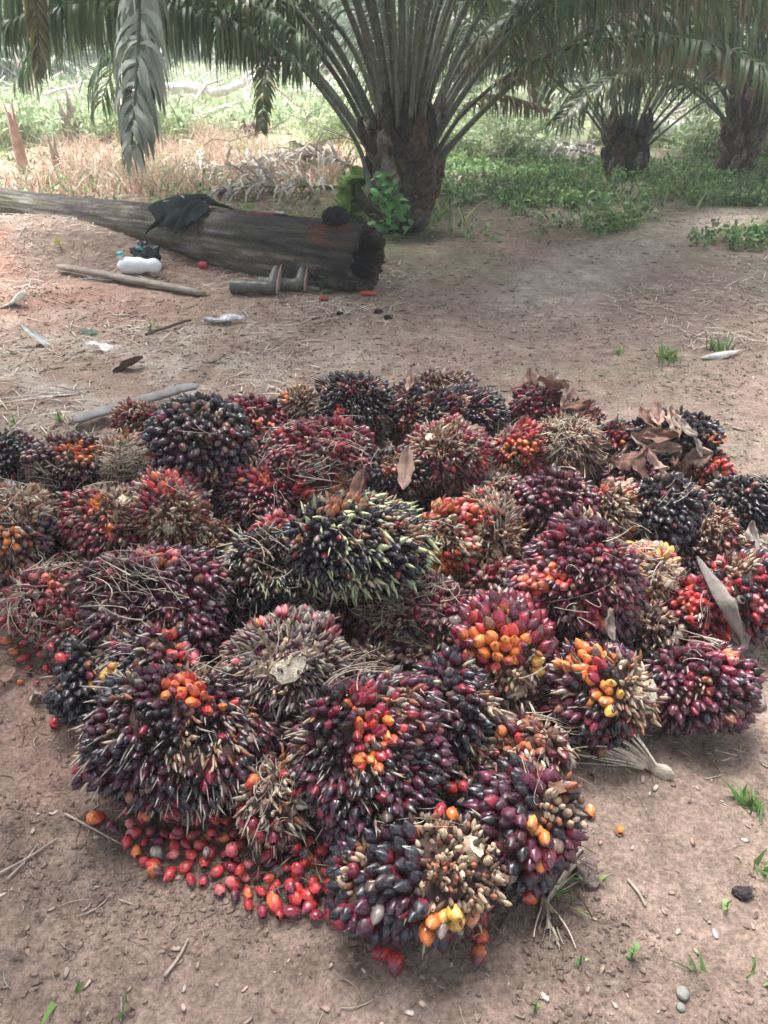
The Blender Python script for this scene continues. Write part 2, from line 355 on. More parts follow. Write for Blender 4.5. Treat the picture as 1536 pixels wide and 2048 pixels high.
    fi = np.where(fr)[0]; L = fl * (.82 + .36 * rng.random(n)); W = fw * (.86 + .26 * rng.random(n)) * (1.06 - .1 * (L / fl))
    vis = Nn @ toC + .25 * Nn[:, 2]
    order = fi[np.argsort(-vis[fi])]
    ind = order[:100] if big else order[:0]; rest = order[100:] if big else order
    M = frames(d); FB = FB_HI if dpt < 2.3 else FB_LO
    S = np.stack([W, W, L], -1)
    M = M * S[:, None, :]
    vi = rng.integers(0, len(FB), n)
    for q in ind:
        bV, bQ, zv = FB[vi[q]]
        Geo().add(bV @ M[q].T, fruit_colors(zv, tip[q:q + 1], bs[q:q + 1], lo[q:q + 1], hi[q:q + 1])[0], bQ).build('fruit', M_fruit, root, loc=(0, 0, 0)).location = P[q] - np.array(root.location)
    g = Geo()
    for v_ in range(len(FB)):
        s_ = rest[vi[rest] == v_]; bV, bQ, zv = FB[v_]
        inst(g, bV, bQ, None, M[s_], P[s_], fruit_colors(zv, tip[s_], bs[s_], lo[s_], hi[s_]))
    if g.n: tag(g.build('fruit_mass', M_fruit, root, loc=c), kind='stuff')
    # bare spikelets
    b = np.where(isbare | (missing & (rng.random(n) < .8)))[0]
    if len(b):
        b = np.repeat(b, 7 if fl > .036 else 5); db = nrm(d[b] + rng.normal(size=(len(b), 3)) * .3 + 0.2 * (Nn[b] @ sdir)[:, None] * sdir)
        bigf = fl > .0385; Lb = fl * (.55 + .5 * rng.random(len(b))) * (.62 if bigf else 1); t = np.linspace(0, 1, 5)
        side = nrm(rng.normal(size=(len(b), 3)))
        Pb = (P[b] + rng.normal(size=(len(b), 3)) * fw * .42)[:, None] + t[None, :, None] * (db * Lb[:, None])[:, None] + (t ** 2)[None, :, None] * side[:, None] * Lb[:, None, None] * .18
        rb = fw * (.15 + .13 * rng.random(len(b)))[:, None] * (np.array([.8, 1.1, 1.3, 1.1, .4]) * .9 if bigf else np.array([.8, 1.1, 1., .7, .12]))[None]
        cb = np.array([C[x] for x in barec])[rng.integers(0, len(barec), len(b))] * (.6 + .5 * rng.random((len(b), 1)))
        cb = cb[:, None] * np.array([.5, .8, 1, 1.05, 1.1])[None, :, None]
        g = Geo(); tubes(g, Pb, rb, cb, 5, flat=.6); tag(g.build('bare_spikelets', M_tan, root, loc=c), kind='stuff')
    # spines
    if spine:
        sl, dens, sc1, sc2 = spine
        s_ = np.where(rng.random(n) < dens * sst(-.35, .25, fbm(n0[:, 0] * 2.2 + 1, n0[:, 1] * 2.2 + seed, n0[:, 2] * 2.2, 37, 3)))[0]
        base_off = np.cross(d[s_], nrm(rng.normal(size=(len(s_), 3)))) * fw * .55
        dl = nrm(d[s_] + apical * .35 + rng.normal(size=(len(s_), 3)) * .28 + np.array([0, 0, -.2])); Ls = (fl * .75 + sl * (.5 + .9 * rng.random(len(s_))))
        bend = nrm(rng.normal(size=(len(s_), 3)) + np.array([0, 0, -.6])); t = np.linspace(0, 1, 5)
        Ps = (P[s_] + base_off)[:, None] + t[None, :, None] * (dl * Ls[:, None])[:, None] + (t ** 2)[None, :, None] * bend[:, None] * Ls[:, None, None] * .16
        rs = (.0026 + .0026 * rng.random(len(s_)))[:, None] * (1.7 if sc2 == 'green' and sc1 == 'green' else 1.3 if sc1 == 'green' else 1) * (fw / .022) * np.array([1.2, 1.1, .95, .65, .05])[None]
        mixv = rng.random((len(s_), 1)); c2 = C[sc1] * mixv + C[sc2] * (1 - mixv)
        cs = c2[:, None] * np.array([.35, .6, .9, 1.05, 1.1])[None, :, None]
        g = Geo(); tubes(g, Ps, rs, cs, 4, flat=.5); tag(g.build('spines', M_spine, root, loc=c), kind='stuff')
    # loose fibres lying over the surface
    if fib:
        nf = int(fib * (.4 if fib < 60 else 1.1)); m = 8; nb_ = max(1, nf // 7) if fib < 60 else max(2, nf // 22)
        bs_ = nrm(rng.normal(size=(nb_, 3)) * .8 + toC * .7 + np.array([0, 0, .6])); bt_ = nrm(np.cross(bs_, nrm(rng.normal(size=(nb_, 3)) + [.5, 0, 0])) + np.array([0, 0, -.35]))
        wb = rng.integers(0, nb_, nf); st_ = nrm(bs_[wb] + rng.normal(size=(nf, 3)) * (.2 if fib < 60 else .3)); tg_ = nrm(bt_[wb] + rng.normal(size=(nf, 3)) * .22)
        Ln = .18 + .75 * rng.random(nf) ** 1.5; t = np.linspace(-.5, .5, m)
        dirs = nrm(st_[:, None] + tg_[:, None] * (t[None] * Ln[:, None])[..., None] + (rng.normal(size=(nf, 1, 3)) * (t ** 2)[None, :, None]) * .35)
        hgt_ = 1.0 + (.03 + .05 * rng.random((nf, 1))) + np.abs(rng.normal(size=(nf, 1))) * .16 * np.abs(t[None] + .5) ** 2
        Pf = c + dirs * a3 * hgt_[..., None]; Pf[..., 2] = np.maximum(Pf[..., 2], .006)
        cf = (C['straw'] * .95)[None] * (.4 + .8 * rng.random((nf, 1)))
        g = Geo(); tubes(g, Pf, (.0006 + .0016 * rng.random((nf, 1)) ** 2) * np.linspace(1.2, .4, m)[None], cf, 3); tag(g.build('fibres', M_spine, root, loc=c), kind='stuff')
    # stalk with its cut face
    if stalk and stalk[2] > 0:
        sr = stalk[2] * min(ax, ay) * .55; p0 = c + sdir * core_a * .75; out = stalk[3] if len(stalk) > 3 else .5
        end = c + sdir * (a3 * (.92 + .12 * out)); t = np.linspace(0, 1, 7)[:, None]
        Pp = p0 * (1 - t) + end * t
        Dd, _ = None, None
        ns = 16; fr_ = frames(sdir[None], np.array([.4]))[0]; a = np.arange(ns) * 2 * math.pi / ns
        prof = sr * np.array([1.9, 1.5, 1.25, 1.1, 1.02, .98, .95])
        ring = lambda cpt, rad: cpt + rad * (1 + .08 * np.sin(3 * a + seed) + .05 * np.sin(5 * a) + .07 * rng.normal(size=len(a)))[:, None] * (np.cos(a)[:, None] * fr_[:, 0] * 1.15 + np.sin(a)[:, None] * fr_[:, 1] * .85)
        V = np.concatenate([ring(Pp[q], prof[q]) for q in range(7)]); i = np.arange(6)[:, None] * ns; j = np.arange(ns)[None]; j2 = (j + 1) % ns
        Qs = np.stack([i + j, i + j2, i + ns + j2, i + ns + j], -1).reshape(-1, 4)
        st = Geo().add(V, C['tan'] * .9, Qs).build('stalk', M_cut, root, loc=c)
        V2 = np.concatenate([ring(end + sdir * .0015, sr * .93), ring(end + sdir * .003, sr * .5), (end + sdir * .003)[None]])
        q2 = np.stack([np.arange(ns), (np.arange(ns) + 1) % ns, ns + (np.arange(ns) + 1) % ns, ns + np.arange(ns)], -1)
        t2 = np.stack([ns + np.arange(ns), ns + (np.arange(ns) + 1) % ns, np.full(ns, 2 * ns)], -1)
        cv = np.concatenate([np.tile(C['cream'] * .9, (ns, 1)), np.tile(C['cream'] * 1.1, (ns + 1, 1))])
        cf = Geo().add(V2, cv, q2, t2).build('cut_face', M_cut, root, loc=c); cf.parent = st; cf.location = (0, 0, 0)
    return root
S_ = lambda l, dns, a, b: (l, dns, a, b)
B = []
def b(*a, **k): B.append((a, k))
# --- front
b(835, 1748, 172, 106, .118, ('black', 'blue', 'purple', 'blue'), 'crimson', .038, .028, spine=S_(.012, .25, 'straw', 'green'), patches=[(.38, -.62, .3, 'orange+yellow+plum'), (.75, -.45, .28, 'yellow+tan+rust')], stalk=(.62, .42, .36, 1.0), bare=[(.62, -.02, .62)], fib=14, big=True, barec=('tan', 'brown', 'rust', 'tan', 'umber'),
  label='nearest bunch, big black fruits on its left, bare tan spikelets and cut stalk right')
b(1045, 1645, 108, 112, .13, ('purple', 'black', 'plum'), 'crimson', .039, .030, spine=S_(.008, .12, 'straw', 'tan'), patches=[(.25, -.1, .33, 'orange+orange+yellow'), (.5, -.5, .3, 'orange+crimson')], bare=[(.62, .25, .42)], fib=10, big=True,
  label='bunch with big glossy purple fruits and an orange streak, right behind the nearest bunch')
b(735, 1520, 148, 172, .165, ('purple', 'black', 'plum'), 'crimson', .033, .022, spine=S_(.024, .45, 'grey', 'straw'), patches=[(.1, .28, .34, 'red+orange+crimson'), (0, .75, .3, 'crimson')], fib=30, big=True,
  label='tall spiny purple bunch with an orange patch down its front, behind the red spill')
b(345, 1466, 174, 130, .165, ('black', 'purple', 'blue'), 'crimson', .032, .0215, spine=S_(.032, .6, 'grey', 'straw'), patches=[(.22, .72, .36, 'red+red+orange+pink')], fib=24, big=True,
  label='large black bunch with long pale spines and a bright red crest, front left')
b(548, 1605, 72, 80, .09, ('crimson', 'brown', 'red'), 'red', .03, .024, spine=S_(.03, 1., 'straw', 'grey'), skip=.75, fib=60, big=True,
  label='withered bunch of straw spines with few red fruits, between two big spiny bunches')
b(1045, 1500, 100, 62, .10, ('crimson', 'plum', 'brown', 'rust'), 'red', .03, .025, spine=S_(.015, .5, 'brown', 'grey'), patches=[(-.2, .5, .4, 'red+rust')], skip=.35, fib=50, big=True,
  label='scruffy reddish brown bunch with hollow fruits, behind the bunch with the orange streak')
b(905, 1420, 92, 112, .15, ('black', 'blue', 'purple'), 'crimson', .034, .024, spine=S_(.008, .2, 'green', 'straw'), bare=[(.75, .2, .33)], fib=24, big=True,
  label='blue and black bunch wedged between the tall spiny bunch and the crimson and orange one')
b(1010, 1290, 102, 104, .2, ('crimson', 'plum', 'crimson'), 'orange', .037, .028, patches=[(-.1, -.18, .5, 'orange+orange+red'), (-.5, .1, .35, 'orange+red'), (.45, -.5, .22, 'yellow')], stalk=(.2, -.86, .32, .8), bare=[(.05, -.72, .38)], fib=8, big=True,
  label='crimson-topped bunch shading to bright orange above a round white cut stalk')
b(1200, 1385, 108, 98, .14, ('purple', 'black', 'plum'), 'crimson', .033, .0235, patches=[(-.1, .65, .42, 'red+orange'), (.1, .0, .3, 'yellow+orange')], stalk=(.8, .0, .42, .6), bare=[(.3, .5, .25)], fib=12, big=True,
  label='dark bunch with golden fruits on top and a broad tan cut end on its right')
b(1402, 1372, 108, 88, .12, ('purple', 'plum', 'black', 'plum'), 'crimson', .032, .0235, patches=[(.45, .6, .3, 'crimson+pink')], spine=S_(.006, .12, 'straw', 'grey'), fib=30, big=True,
  label='rounded plum bunch alone on the ground at the right edge of the heap')
b(570, 1322, 122, 92, .22, ('pink', 'greyd', 'plum'), 'red', .03, .022, spine=S_(.02, .9, 'grey', 'greyd'), patches=[(-.6, .6, .4, 'pink+red')], stalk=(.02, -.1, .6, .25), bare=[(.02, -.05, 1.25)], fib=10, big=True, barec=('grey', 'greyd', 'plum', 'tan', 'grey'),
  label='bunch of grey bristly spikelets ringed round a broad cream cut face')
b(318, 1215, 146, 125, .22, ('purple', 'plum', 'purple', 'black'), 'crimson', .033, .024, spine=S_(.02, .4, 'grey', 'greyd'), patches=[(.0, .85, .3, 'pink+plum')], fib=60, big=True,
  label='big dull purple bunch with scattered grey spines, second above the one with red crest')
b(178, 1362, 62, 88, .10, ('blue', 'black', 'blue'), 'purple', .033, .025, patches=[(.6, .1, .35, 'yellow')], fib=14, big=True,
  label='small slate blue bunch at the left edge of the front row, clear of spines')
b(300, 1335, 92, 66, .22, ('purple', 'blue', 'plum'), 'crimson', .031, .022, spine=S_(.025, .45, 'grey', 'straw'), patches=[(.7, .5, .5, 'pink+red'), (-.8, 0, .25, 'yellow')], fib=20, big=True,
  label='low purple bunch with a pink-red right shoulder, squeezed above the bunch with the red crest')
b(98, 1205, 86, 72, .13, ('crimson', 'plum', 'pink'), 'red', .031, .023, spine=S_(.015, .7, 'grey', 'greyd'), patches=[(.2, .7, .5, 'pink+crimson')], skip=.3, fib=90, big=True,
  label='faded red bunch matted with grey fibres, lowest at the left edge of the heap')
b(35, 1085, 84, 110, .18, ('plum', 'brown', 'blue'), 'orange', .03, .022, spine=S_(.012, .6, 'straw', 'grey'), patches=[(-.2, .3, .4, 'orange+rust')], stalk=(.1, .72, .3, .5), bare=[(.1, .65, .2)], skip=.05, fib=110,
  label='bunch hung with straw fibres under a white cut stalk at the left border')
b(215, 1055, 88, 84, .17, ('plum', 'brown', 'crimson', 'purple'), 'red', .029, .021, spine=S_(.014, .8, 'brown', 'straw'), patches=[(-.2, .6, .35, 'crimson+orange'), (0, 0, .2, 'orange')], stalk=(.4, .68, .34, .5), skip=.08, fib=40,
  label='rusty bristly bunch with scattered orange fruits and a tan stalk end on top, left')
b(340, 1015, 70, 76, .24, ('rust', 'plum', 'crimson'), 'red', .028, .02, spine=S_(.008, .8, 'brown', 'tan'), patches=[(-.2, .7, .45, 'crimson+red')], stalk=(.02, -.55, .34, .6), bare=[(.1, -.3, .5)], skip=.15, fib=14,
  label='small brown bunch with bare spikelets above a pale round stalk, under the tallest black one')
b(400, 885, 104, 96, .36, ('black', 'purple', 'black', 'blue'), 'purple', .038, .032, fib=12, big=True, lump=.16,
  label='black bunch of large round fruits like grapes, standing highest at the back left')
b(512, 1002, 74, 82, .17, ('crimson', 'purple', 'plum', 'black'), 'red', .031, .022, spine=S_(.006, .25, 'greyd', 'straw'), patches=[(.2, .6, .4, 'crimson')], fib=14, big=True,
  label='deep crimson bunch in the hollow right of the high black one with round fruits')
b(132, 930, 76, 62, .2, ('brown', 'purple', 'umber'), 'crimson', .03, .022, spine=S_(.016, .7, 'greyd', 'brown'), patches=[(.3, .6, .45, 'red+orange+rust')], fib=40,
  label='dark bristly bunch with an orange red top, back left beside the blue one')
b(22, 925, 66, 58, .17, ('blue', 'black', 'blue'), 'purple', .032, .024, spine=S_(.014, .5, 'greyd', 'grey'), fib=20,
  label='dusty blue-grey bunch cut by the left border at the back of the heap')
b(252, 925, 60, 56, .2, ('tan', 'brown', 'rust'), 'red', .028, .02, spine=S_(.014, .9, 'straw', 'straw'), stalk=(-.55, .05, .26, .6), bare=[(0, 0, 1.2)], skip=.5, fib=230,
  label='old bunch buried in a mat of pale straw, left of the highest black one')
b(272, 838, 48, 36, .16, ('rust', 'crimson', 'brown'), 'crimson', .03, .021, spine=S_(.01, .8, 'brown', 'rust'), skip=.3, fib=8,
  label='small dark red bristly bunch at the back left rim in front of the grey board')
b(505, 838, 62, 48, .15, ('plum', 'crimson', 'purple'), 'red', .032, .023, spine=S_(.005, .2, 'grey', 'greyd'), patches=[(.3, -.2, .3, 'pink')], fib=14,
  label='plum pink bunch at the back rim just right of the highest black one')
b(603, 806, 40, 34, .17, ('orange', 'tan', 'rust'), 'orange', .028, .02, spine=S_(.012, .9, 'tan', 'rust'), stalk=(-.05, -.55, .3, .7), bare=[(0, 0, .9)], skip=.3,
  label='little orange tan bunch with a white stalk stub at the back rim')
b(705, 822, 78, 72, .2, ('black', 'blue', 'black'), 'crimson', .034, .022, spine=S_(.02, .7, 'greyd', 'grey'), patches=[(-.35, -.1, .2, 'red')], fib=16,
  label='round black spiky bunch with a few red fruits, back rim left of centre')
b(812, 832, 46, 60, .16, ('blue', 'plum', 'black'), 'crimson', .032, .022, spine=S_(.01, .4, 'greyd', 'grey'), patches=[(0, -.6, .5, 'crimson')], fib=24,
  label='narrow dark bunch with red lower fruits, between two black spiky ones at the back')
b(880, 782, 76, 36, .18, ('plum', 'grey', 'purple'), 'red', .031, .022, spine=S_(.01, .8, 'tan', 'grey'), bare=[(.3, .2, .7)], skip=.2,
  label='tan-topped bunch farthest back at the middle of the rim')
b(925, 826, 84, 50, .2, ('black', 'blue', 'purple'), 'crimson', .034, .022, spine=S_(.016, .5, 'greyd', 'grey'), patches=[(-.5, -.4, .4, 'crimson+red')], fib=10,
  label='wide black spiky bunch in front of the tan-topped one at the back rim')
b(645, 925, 112, 84, .24, ('crimson', 'plum', 'crimson', 'purple'), 'red', .038, .028, spine=S_(.01, .2, 'straw', 'green'), patches=[(-.3, -.75, .4, 'red'), (.3, -.6, .25, 'rust+orange')], fib=170, big=True,
  label='bunch of big cherry red fruits under a tangle of pale straw, left of centre')
b(895, 905, 88, 66, .25, ('crimson', 'plum', 'brown'), 'red', .03, .021, spine=S_(.014, .7, 'straw', 'tan'), patches=[(.7, -.1, .4, 'red+crimson')], stalk=(-.35, .45, .26, 1.2), bare=[(-.1, .45, .55)], skip=.1, fib=14,
  label='bunch with fluffy tan spikelets round an upright cut stalk, behind the green fern sprig')
b(795, 950, 66, 52, .2, ('black', 'blue', 'brown'), 'crimson', .032, .022, spine=S_(.008, .4, 'green', 'greyd'), patches=[(-.3, .5, .4, 'crimson+rust')], bare=[(.2, .6, .35)], fib=16,
  label='black and rusty bunch under a hanging brown leaf, next to the cherry red one')
b(1045, 905, 58, 62, .21, ('red', 'crimson', 'red'), 'orange', .03, .022, patches=[(0, .1, .5, 'red+orange')], fib=30,
  label='bright red bunch right of the fluffy tan one, towards the back')
b(1132, 892, 66, 54, .24, ('brown', 'umber', 'purple'), 'brown', .029, .02, spine=S_(.028, 1., 'straw', 'brown'), skip=.7, bare=[(0, .3, .7)], fib=150,
  label='straw brown bunch with long dry bristles and hardly any fruit, beside the bright red one')
b(1078, 815, 56, 46, .17, ('plum', 'crimson', 'purple'), 'red', .031, .023, spine=S_(.005, .3, 'brown', 'straw'), fib=20,
  label='plum bunch under brown leaves at the highest point of the back rim')
b(1152, 838, 52, 38, .15, ('black', 'purple', 'crimson'), 'red', .031, .022, patches=[(.2, -.1, .3, 'crimson')], spine=S_(.008, .4, 'straw', 'brown'), fib=16,
  label='small dark bunch at the back rim right of the plum one under leaves')
b(1345, 888, 88, 62, .19, ('black', 'blue', 'black'), 'purple', .034, .026, fib=20,
  label='glossy black bunch half hidden by large dead leaves at the back right')
b(1235, 880, 44, 40, .15, ('blue', 'black', 'crimson'), 'red', .031, .022, patches=[(.2, -.2, .4, 'crimson+orange')], fib=20,
  label='small blue and black bunch with a crimson middle, left of the black one under leaves')
b(1412, 938, 52, 42, .14, ('red', 'crimson', 'blue'), 'orange', .031, .024, patches=[(-.1, 0, .6, 'red')], fib=14,
  label='small bunch with coral-red fruits at the back right rim')
b(1270, 955, 60, 46, .17, ('purple', 'plum', 'black'), 'crimson', .028, .019, spine=S_(.004, .3, 'greyd', 'grey'), fib=20,
  label='finely beaded dark purple bunch below the dead leaves at the back right')
b(1112, 1010, 86, 72, .23, ('plum', 'purple', 'plum'), 'crimson', .035, .027, fib=12, big=True, lump=.2,
  label='frosted plum bunch of round even fruits, right of centre')
b(1228, 1020, 54, 60, .2, ('rust', 'crimson', 'tan'), 'red', .028, .02, patches=[(-.5, .4, .4, 'pink+red'), (.3, -.8, .35, 'red+orange')], bare=[(0, 0, .8)], spine=S_(.01, .6, 'tan', 'straw'),
  label='tan fan of bare spikelets with few red fruits, right of the frosted plum bunch')
b(1328, 1025, 78, 74, .21, ('black', 'blue', 'black'), 'purple', .032, .025, fib=50,
  label='glossy jet black bunch with a hank of straw, just right of the tan fan')
b(1482, 1012, 72, 62, .17, ('black', 'black', 'blue'), 'black', .03, .022, spine=S_(.01, .6, 'greyd', 'green'), fib=20,
  label='black bunch with greenish bristles at the right border of the photo')
b(1420, 1062, 52, 52, .15, ('rust', 'brown', 'purple'), 'red', .028, .02, spine=S_(.01, .8, 'tan', 'brown'), bare=[(.1, .2, .6)], skip=.3, fib=24,
  label='brown spikelet bunch with a pinkish tail, below the black one at the right border')
b(550, 1065, 46, 44, .21, ('pink', 'red', 'crimson'), 'red', .032, .024, fib=6,
  label='small rose red bunch peeping out above the faded green spines')
b(545, 1145, 104, 90, .19, ('black', 'umber', 'blue'), 'black', .032, .022, spine=S_(.032, 1., 'green', 'grey'), fib=70, big=True,
  label='black bunch with faded green spines and hanging fibres, left of the bright green one')
b(715, 1085, 140, 98, .37, ('black', 'blue', 'black', 'black'), 'black', .034, .022, spine=S_(.026, .62, 'green', 'green'), lump=.25, patches=[(-.3, .8, .3, 'rust+brown')], fib=12, big=True,
  label='black bunch with bright yellow and green spines on top of the heap centre')
b(893, 1078, 70, 80, .2, ('orange', 'red', 'tan'), 'orange', .032, .024, patches=[(-.1, -.55, .45, 'orange+yellow+red'), (.6, .4, .4, 'pink+red')], bare=[(-.05, .1, .5)], fib=24, big=True,
  label='golden and orange bunch just right of the one with bright green spines')
b(985, 1055, 62, 72, .21, ('brown', 'umber', 'rust'), 'red', .028, .02, spine=S_(.018, .9, 'brown', 'straw'), patches=[(-.2, .3, .2, 'red')], stalk=(.12, -.68, .26, 1.2), skip=.5, fib=24,
  label='brown bristly bunch with an oval cut stalk poking out below, right of the golden one')
b(830, 1228, 112, 72, .15, ('crimson', 'plum', 'brown', 'purple'), 'crimson', .03, .023, spine=S_(.01, .4, 'brown', 'straw'), fib=150, big=True,
  label='dark crimson bunch in the shade with a nest of straw round it, heap centre')
b(725, 1335, 66, 46, .14, ('brown', 'plum', 'umber'), 'brown', .03, .024, spine=S_(.012, .5, 'grey', 'brown'), skip=.3, fib=30,
  label='shrivelled brown bunch low in the gap right of the cream cut face')
b(1160, 1165, 124, 128, .27, ('purple', 'plum', 'purple', 'crimson'), 'crimson', .033, .022, spine=S_(.01, .3, 'greyd', 'grey'), patches=[(-.8, .1, .4, 'pink+red'), (.2, -.5, .22, 'crimson')], fib=40, big=True,
  label='very large violet bunch with a pink left flank, right of centre')
b(1300, 1150, 62, 62, .2, ('tan', 'yellow', 'red'), 'orange', .029, .022, patches=[(-.6, .6, .35, 'red'), (0, .3, .5, 'yellow')], stalk=(.45, -.2, .26, 1.1), bare=[(.3, 0, .7)], fib=70,
  label='tan and yellow bunch with an oval white stalk, touching the very large violet one')
b(1500, 1185, 78, 80, .16, ('purple', 'crimson', 'blue', 'pink'), 'red', .031, .023, bare=[(-.3, .8, .4)], fib=24, big=True,
  label='mixed crimson and black bunch at the right border behind the plum one')
b(1395, 1225, 62, 72, .15, ('red', 'crimson', 'purple'), 'red', .031, .023, patches=[(-.1, .4, .6, 'red')], fib=16, big=True,
  label='vivid scarlet bunch beside the grey husk on the right')
b(1290, 1262, 62, 58, .12, ('umber', 'brown', 'purple'), 'brown', .029, .022, spine=S_(.012, .5, 'greyd', 'brown'), skip=.3, fib=50,
  label='filler bunch painted dull dark brown as the shadow below the tan and yellow one')  # dark browns stand for the shadow between the bunches here
b(1000, 1165, 62, 50, .14, ('crimson', 'brown', 'plum'), 'red', .03, .022, spine=S_(.01, .5, 'brown', 'greyd'), fib=16,
  label='dark bunch in the hollow left of the very large violet one')
b(430, 1090, 46, 50, .13, ('brown', 'umber', 'orange'), 'brown', .029, .022, spine=S_(.012, .7, 'greyd', 'brown'), skip=.4, fib=30,
  label='dark withered bunch deep in the gap left of the faded green spines')
b(1000, 985, 50, 42, .15, ('brown', 'blue', 'rust'), 'red', .029, .022, spine=S_(.014, .7, 'brown', 'straw'), skip=.2, fib=20,
  label='small dusty brown bunch left of the frosted plum one')
for a, k in B: bunch(*a, **k)
HEAP = [(20, 960), (250, 860), (600, 830), (1080, 830), (1400, 960), (1500, 1120), (1480, 1250), (1150, 1330), (1120, 1500), (950, 1600), (800, 1600), (520, 1540), (250, 1400), (150, 1330), (20, 1200)]
def inpoly(x, y, P):
    c = False; j = len(P) - 1
    for i in range(len(P)):
        if (P[i][1] > y) != (P[j][1] > y) and x < (P[j][0] - P[i][0]) * (y - P[i][1]) / (P[j][1] - P[i][1]) + P[i][0]: c = not c
        j = i
    return c
def is_gap(x, y): p, nn_ = hit(x, y); return p[2] < .03 and nn_[2] > .99
nfill = 0
for _ in range(900):
    x, y = random.uniform(0, 1530), random.uniform(830, 1600)
    if nfill < 34 and inpoly(x, y, HEAP) and is_gap(x, y):
        p = at(x, y, .07); d_ = depth_of(p); r_ = .105 * FPX / d_ * random.uniform(.8, 1.2)
        bunch(x, y, r_, r_ * .85, .075, random.choice([('umber', 'brown', 'purple'), ('black', 'purple'), ('brown', 'crimson', 'umber'), ('purple', 'plum')]), 'crimson', .03, .023, spine=(.014, .6, 'greyd', 'brown'), skip=.25, fib=40, label='filler bunch mostly buried low in the heap, dark for the gap shade'); nfill += 1  # fillers in dark colours, standing for the deep shade of the gaps

# ---------------------------------------------------------------- loose fruits
def loose(px, py, length, width, cA, cB, label, group, dz=0.0, split=.5):
    p, nn = hit(px, py); bV, bQ, zv = FB_HI[rng.integers(0, 6)]
    az = rng.random() * 6.283; d = nrm(np.array([math.cos(az), math.sin(az), rng.normal() * .18]))
    M = frames(d[None])[0] * np.array([width, width * (.85 + .2 * rng.random()), length])
    V = bV.copy(); V[:, :2] *= 1 + .10 * fbm(V[:, 0:1] * 3 + px, V[:, 1:2] * 3, V[:, 2:3] * 2, 3, 2)
    lo = np.array([split - .3]); hi = np.array([split + .3])
    cl = fruit_colors(zv + .12 * np.sin(np.arange(len(zv)) * 1.7), C[cB][None] if isinstance(cB, str) else cB[None], C[cA][None] if isinstance(cA, str) else cA[None], lo, hi)[0]
    loc = p + np.array([0, 0, width * .44 + dz]) - d * length * .5
    o = Geo().add(V @ M.T, cl, bQ).build('palm_fruit', M_fruit, None, loc=(0, 0, 0)); o.location = loc
    return tag(o, label, 'loose fruit', group)
def inpoly(x, y, P):
    c = False; j = len(P) - 1
    for i in range(len(P)):
        if (P[i][1] > y) != (P[j][1] > y) and x < (P[j][0] - P[i][0]) * (y - P[i][1]) / (P[j][1] - P[i][1]) + P[i][0]: c = not c
        j = i
    return c
LC = [('orange', 'red'), ('red', 'crimson'), ('pink', 'red'), ('red', 'plum'), ('crimson', 'purple'), ('orange', 'crimson'), ('red', 'red'), ('grey', 'umber')]
LN = ['orange and red', 'red', 'pink and red', 'red and plum', 'dark crimson', 'orange and crimson', 'red', 'dull grey-brown']
def spill(poly, sp, gname, where, dz=0., wts=None, size=1.):
    xs = [p[0] for p in poly]; ys = [p[1] for p in poly]; pts = []
    for _ in range(4000):
        x, y = random.uniform(min(xs), max(xs)), random.uniform(min(ys), max(ys))
        if inpoly(x, y, poly) and all((x - a) ** 2 + ((y - b_) * 1.2) ** 2 > sp * sp for a, b_ in pts): pts.append((x, y))
    for x, y in pts:
        k = random.choices(range(8), wts or [2, 4, 4, 4, 4, 2, 5, 1.5])[0]
        q_ = random.uniform(.78, 1.1); loose(x, y, (.032 + .009 * random.random()) * size * q_, (.0215 + .006 * random.random()) * size * q_, *LC[k], f'{LN[k]} loose palm fruit {where}', gname, dz=dz + random.random() * .006, split=random.uniform(.2, .8))
spill([(225, 1665), (330, 1630), (480, 1640), (640, 1700), (665, 1790), (690, 1850), (640, 1838), (540, 1835), (430, 1790), (350, 1765), (260, 1715)], 24, 'loose fruits spilt left of the nearest bunch', 'in the red spill at the front')
spill([(330, 1660), (470, 1660), (630, 1730), (640, 1800), (520, 1790), (420, 1730)], 44, 'loose fruits spilt left of the nearest bunch', 'on top of the red spill at the front', dz=.022)
spill([(5, 1285), (60, 1290), (125, 1300), (128, 1345), (50, 1350)], 24, 'loose fruits at the left edge of the heap', 'on the ground at the left edge of the heap')
spill([(40, 1350), (120, 1345), (115, 1385), (45, 1380)], 25, 'loose fruits at the left edge of the heap', 'on the ground at the left edge of the heap', size=.6)
spill([(850, 1570), (930, 1580), (935, 1640), (880, 1640)], 27, 'loose fruits in the gap behind the nearest bunch', 'in the gap behind the nearest bunch')
spill([(670, 1810), (720, 1830), (710, 1870), (680, 1860)], 24, 'loose fruits at the left foot of the nearest bunch', 'tucked at the left foot of the nearest bunch')
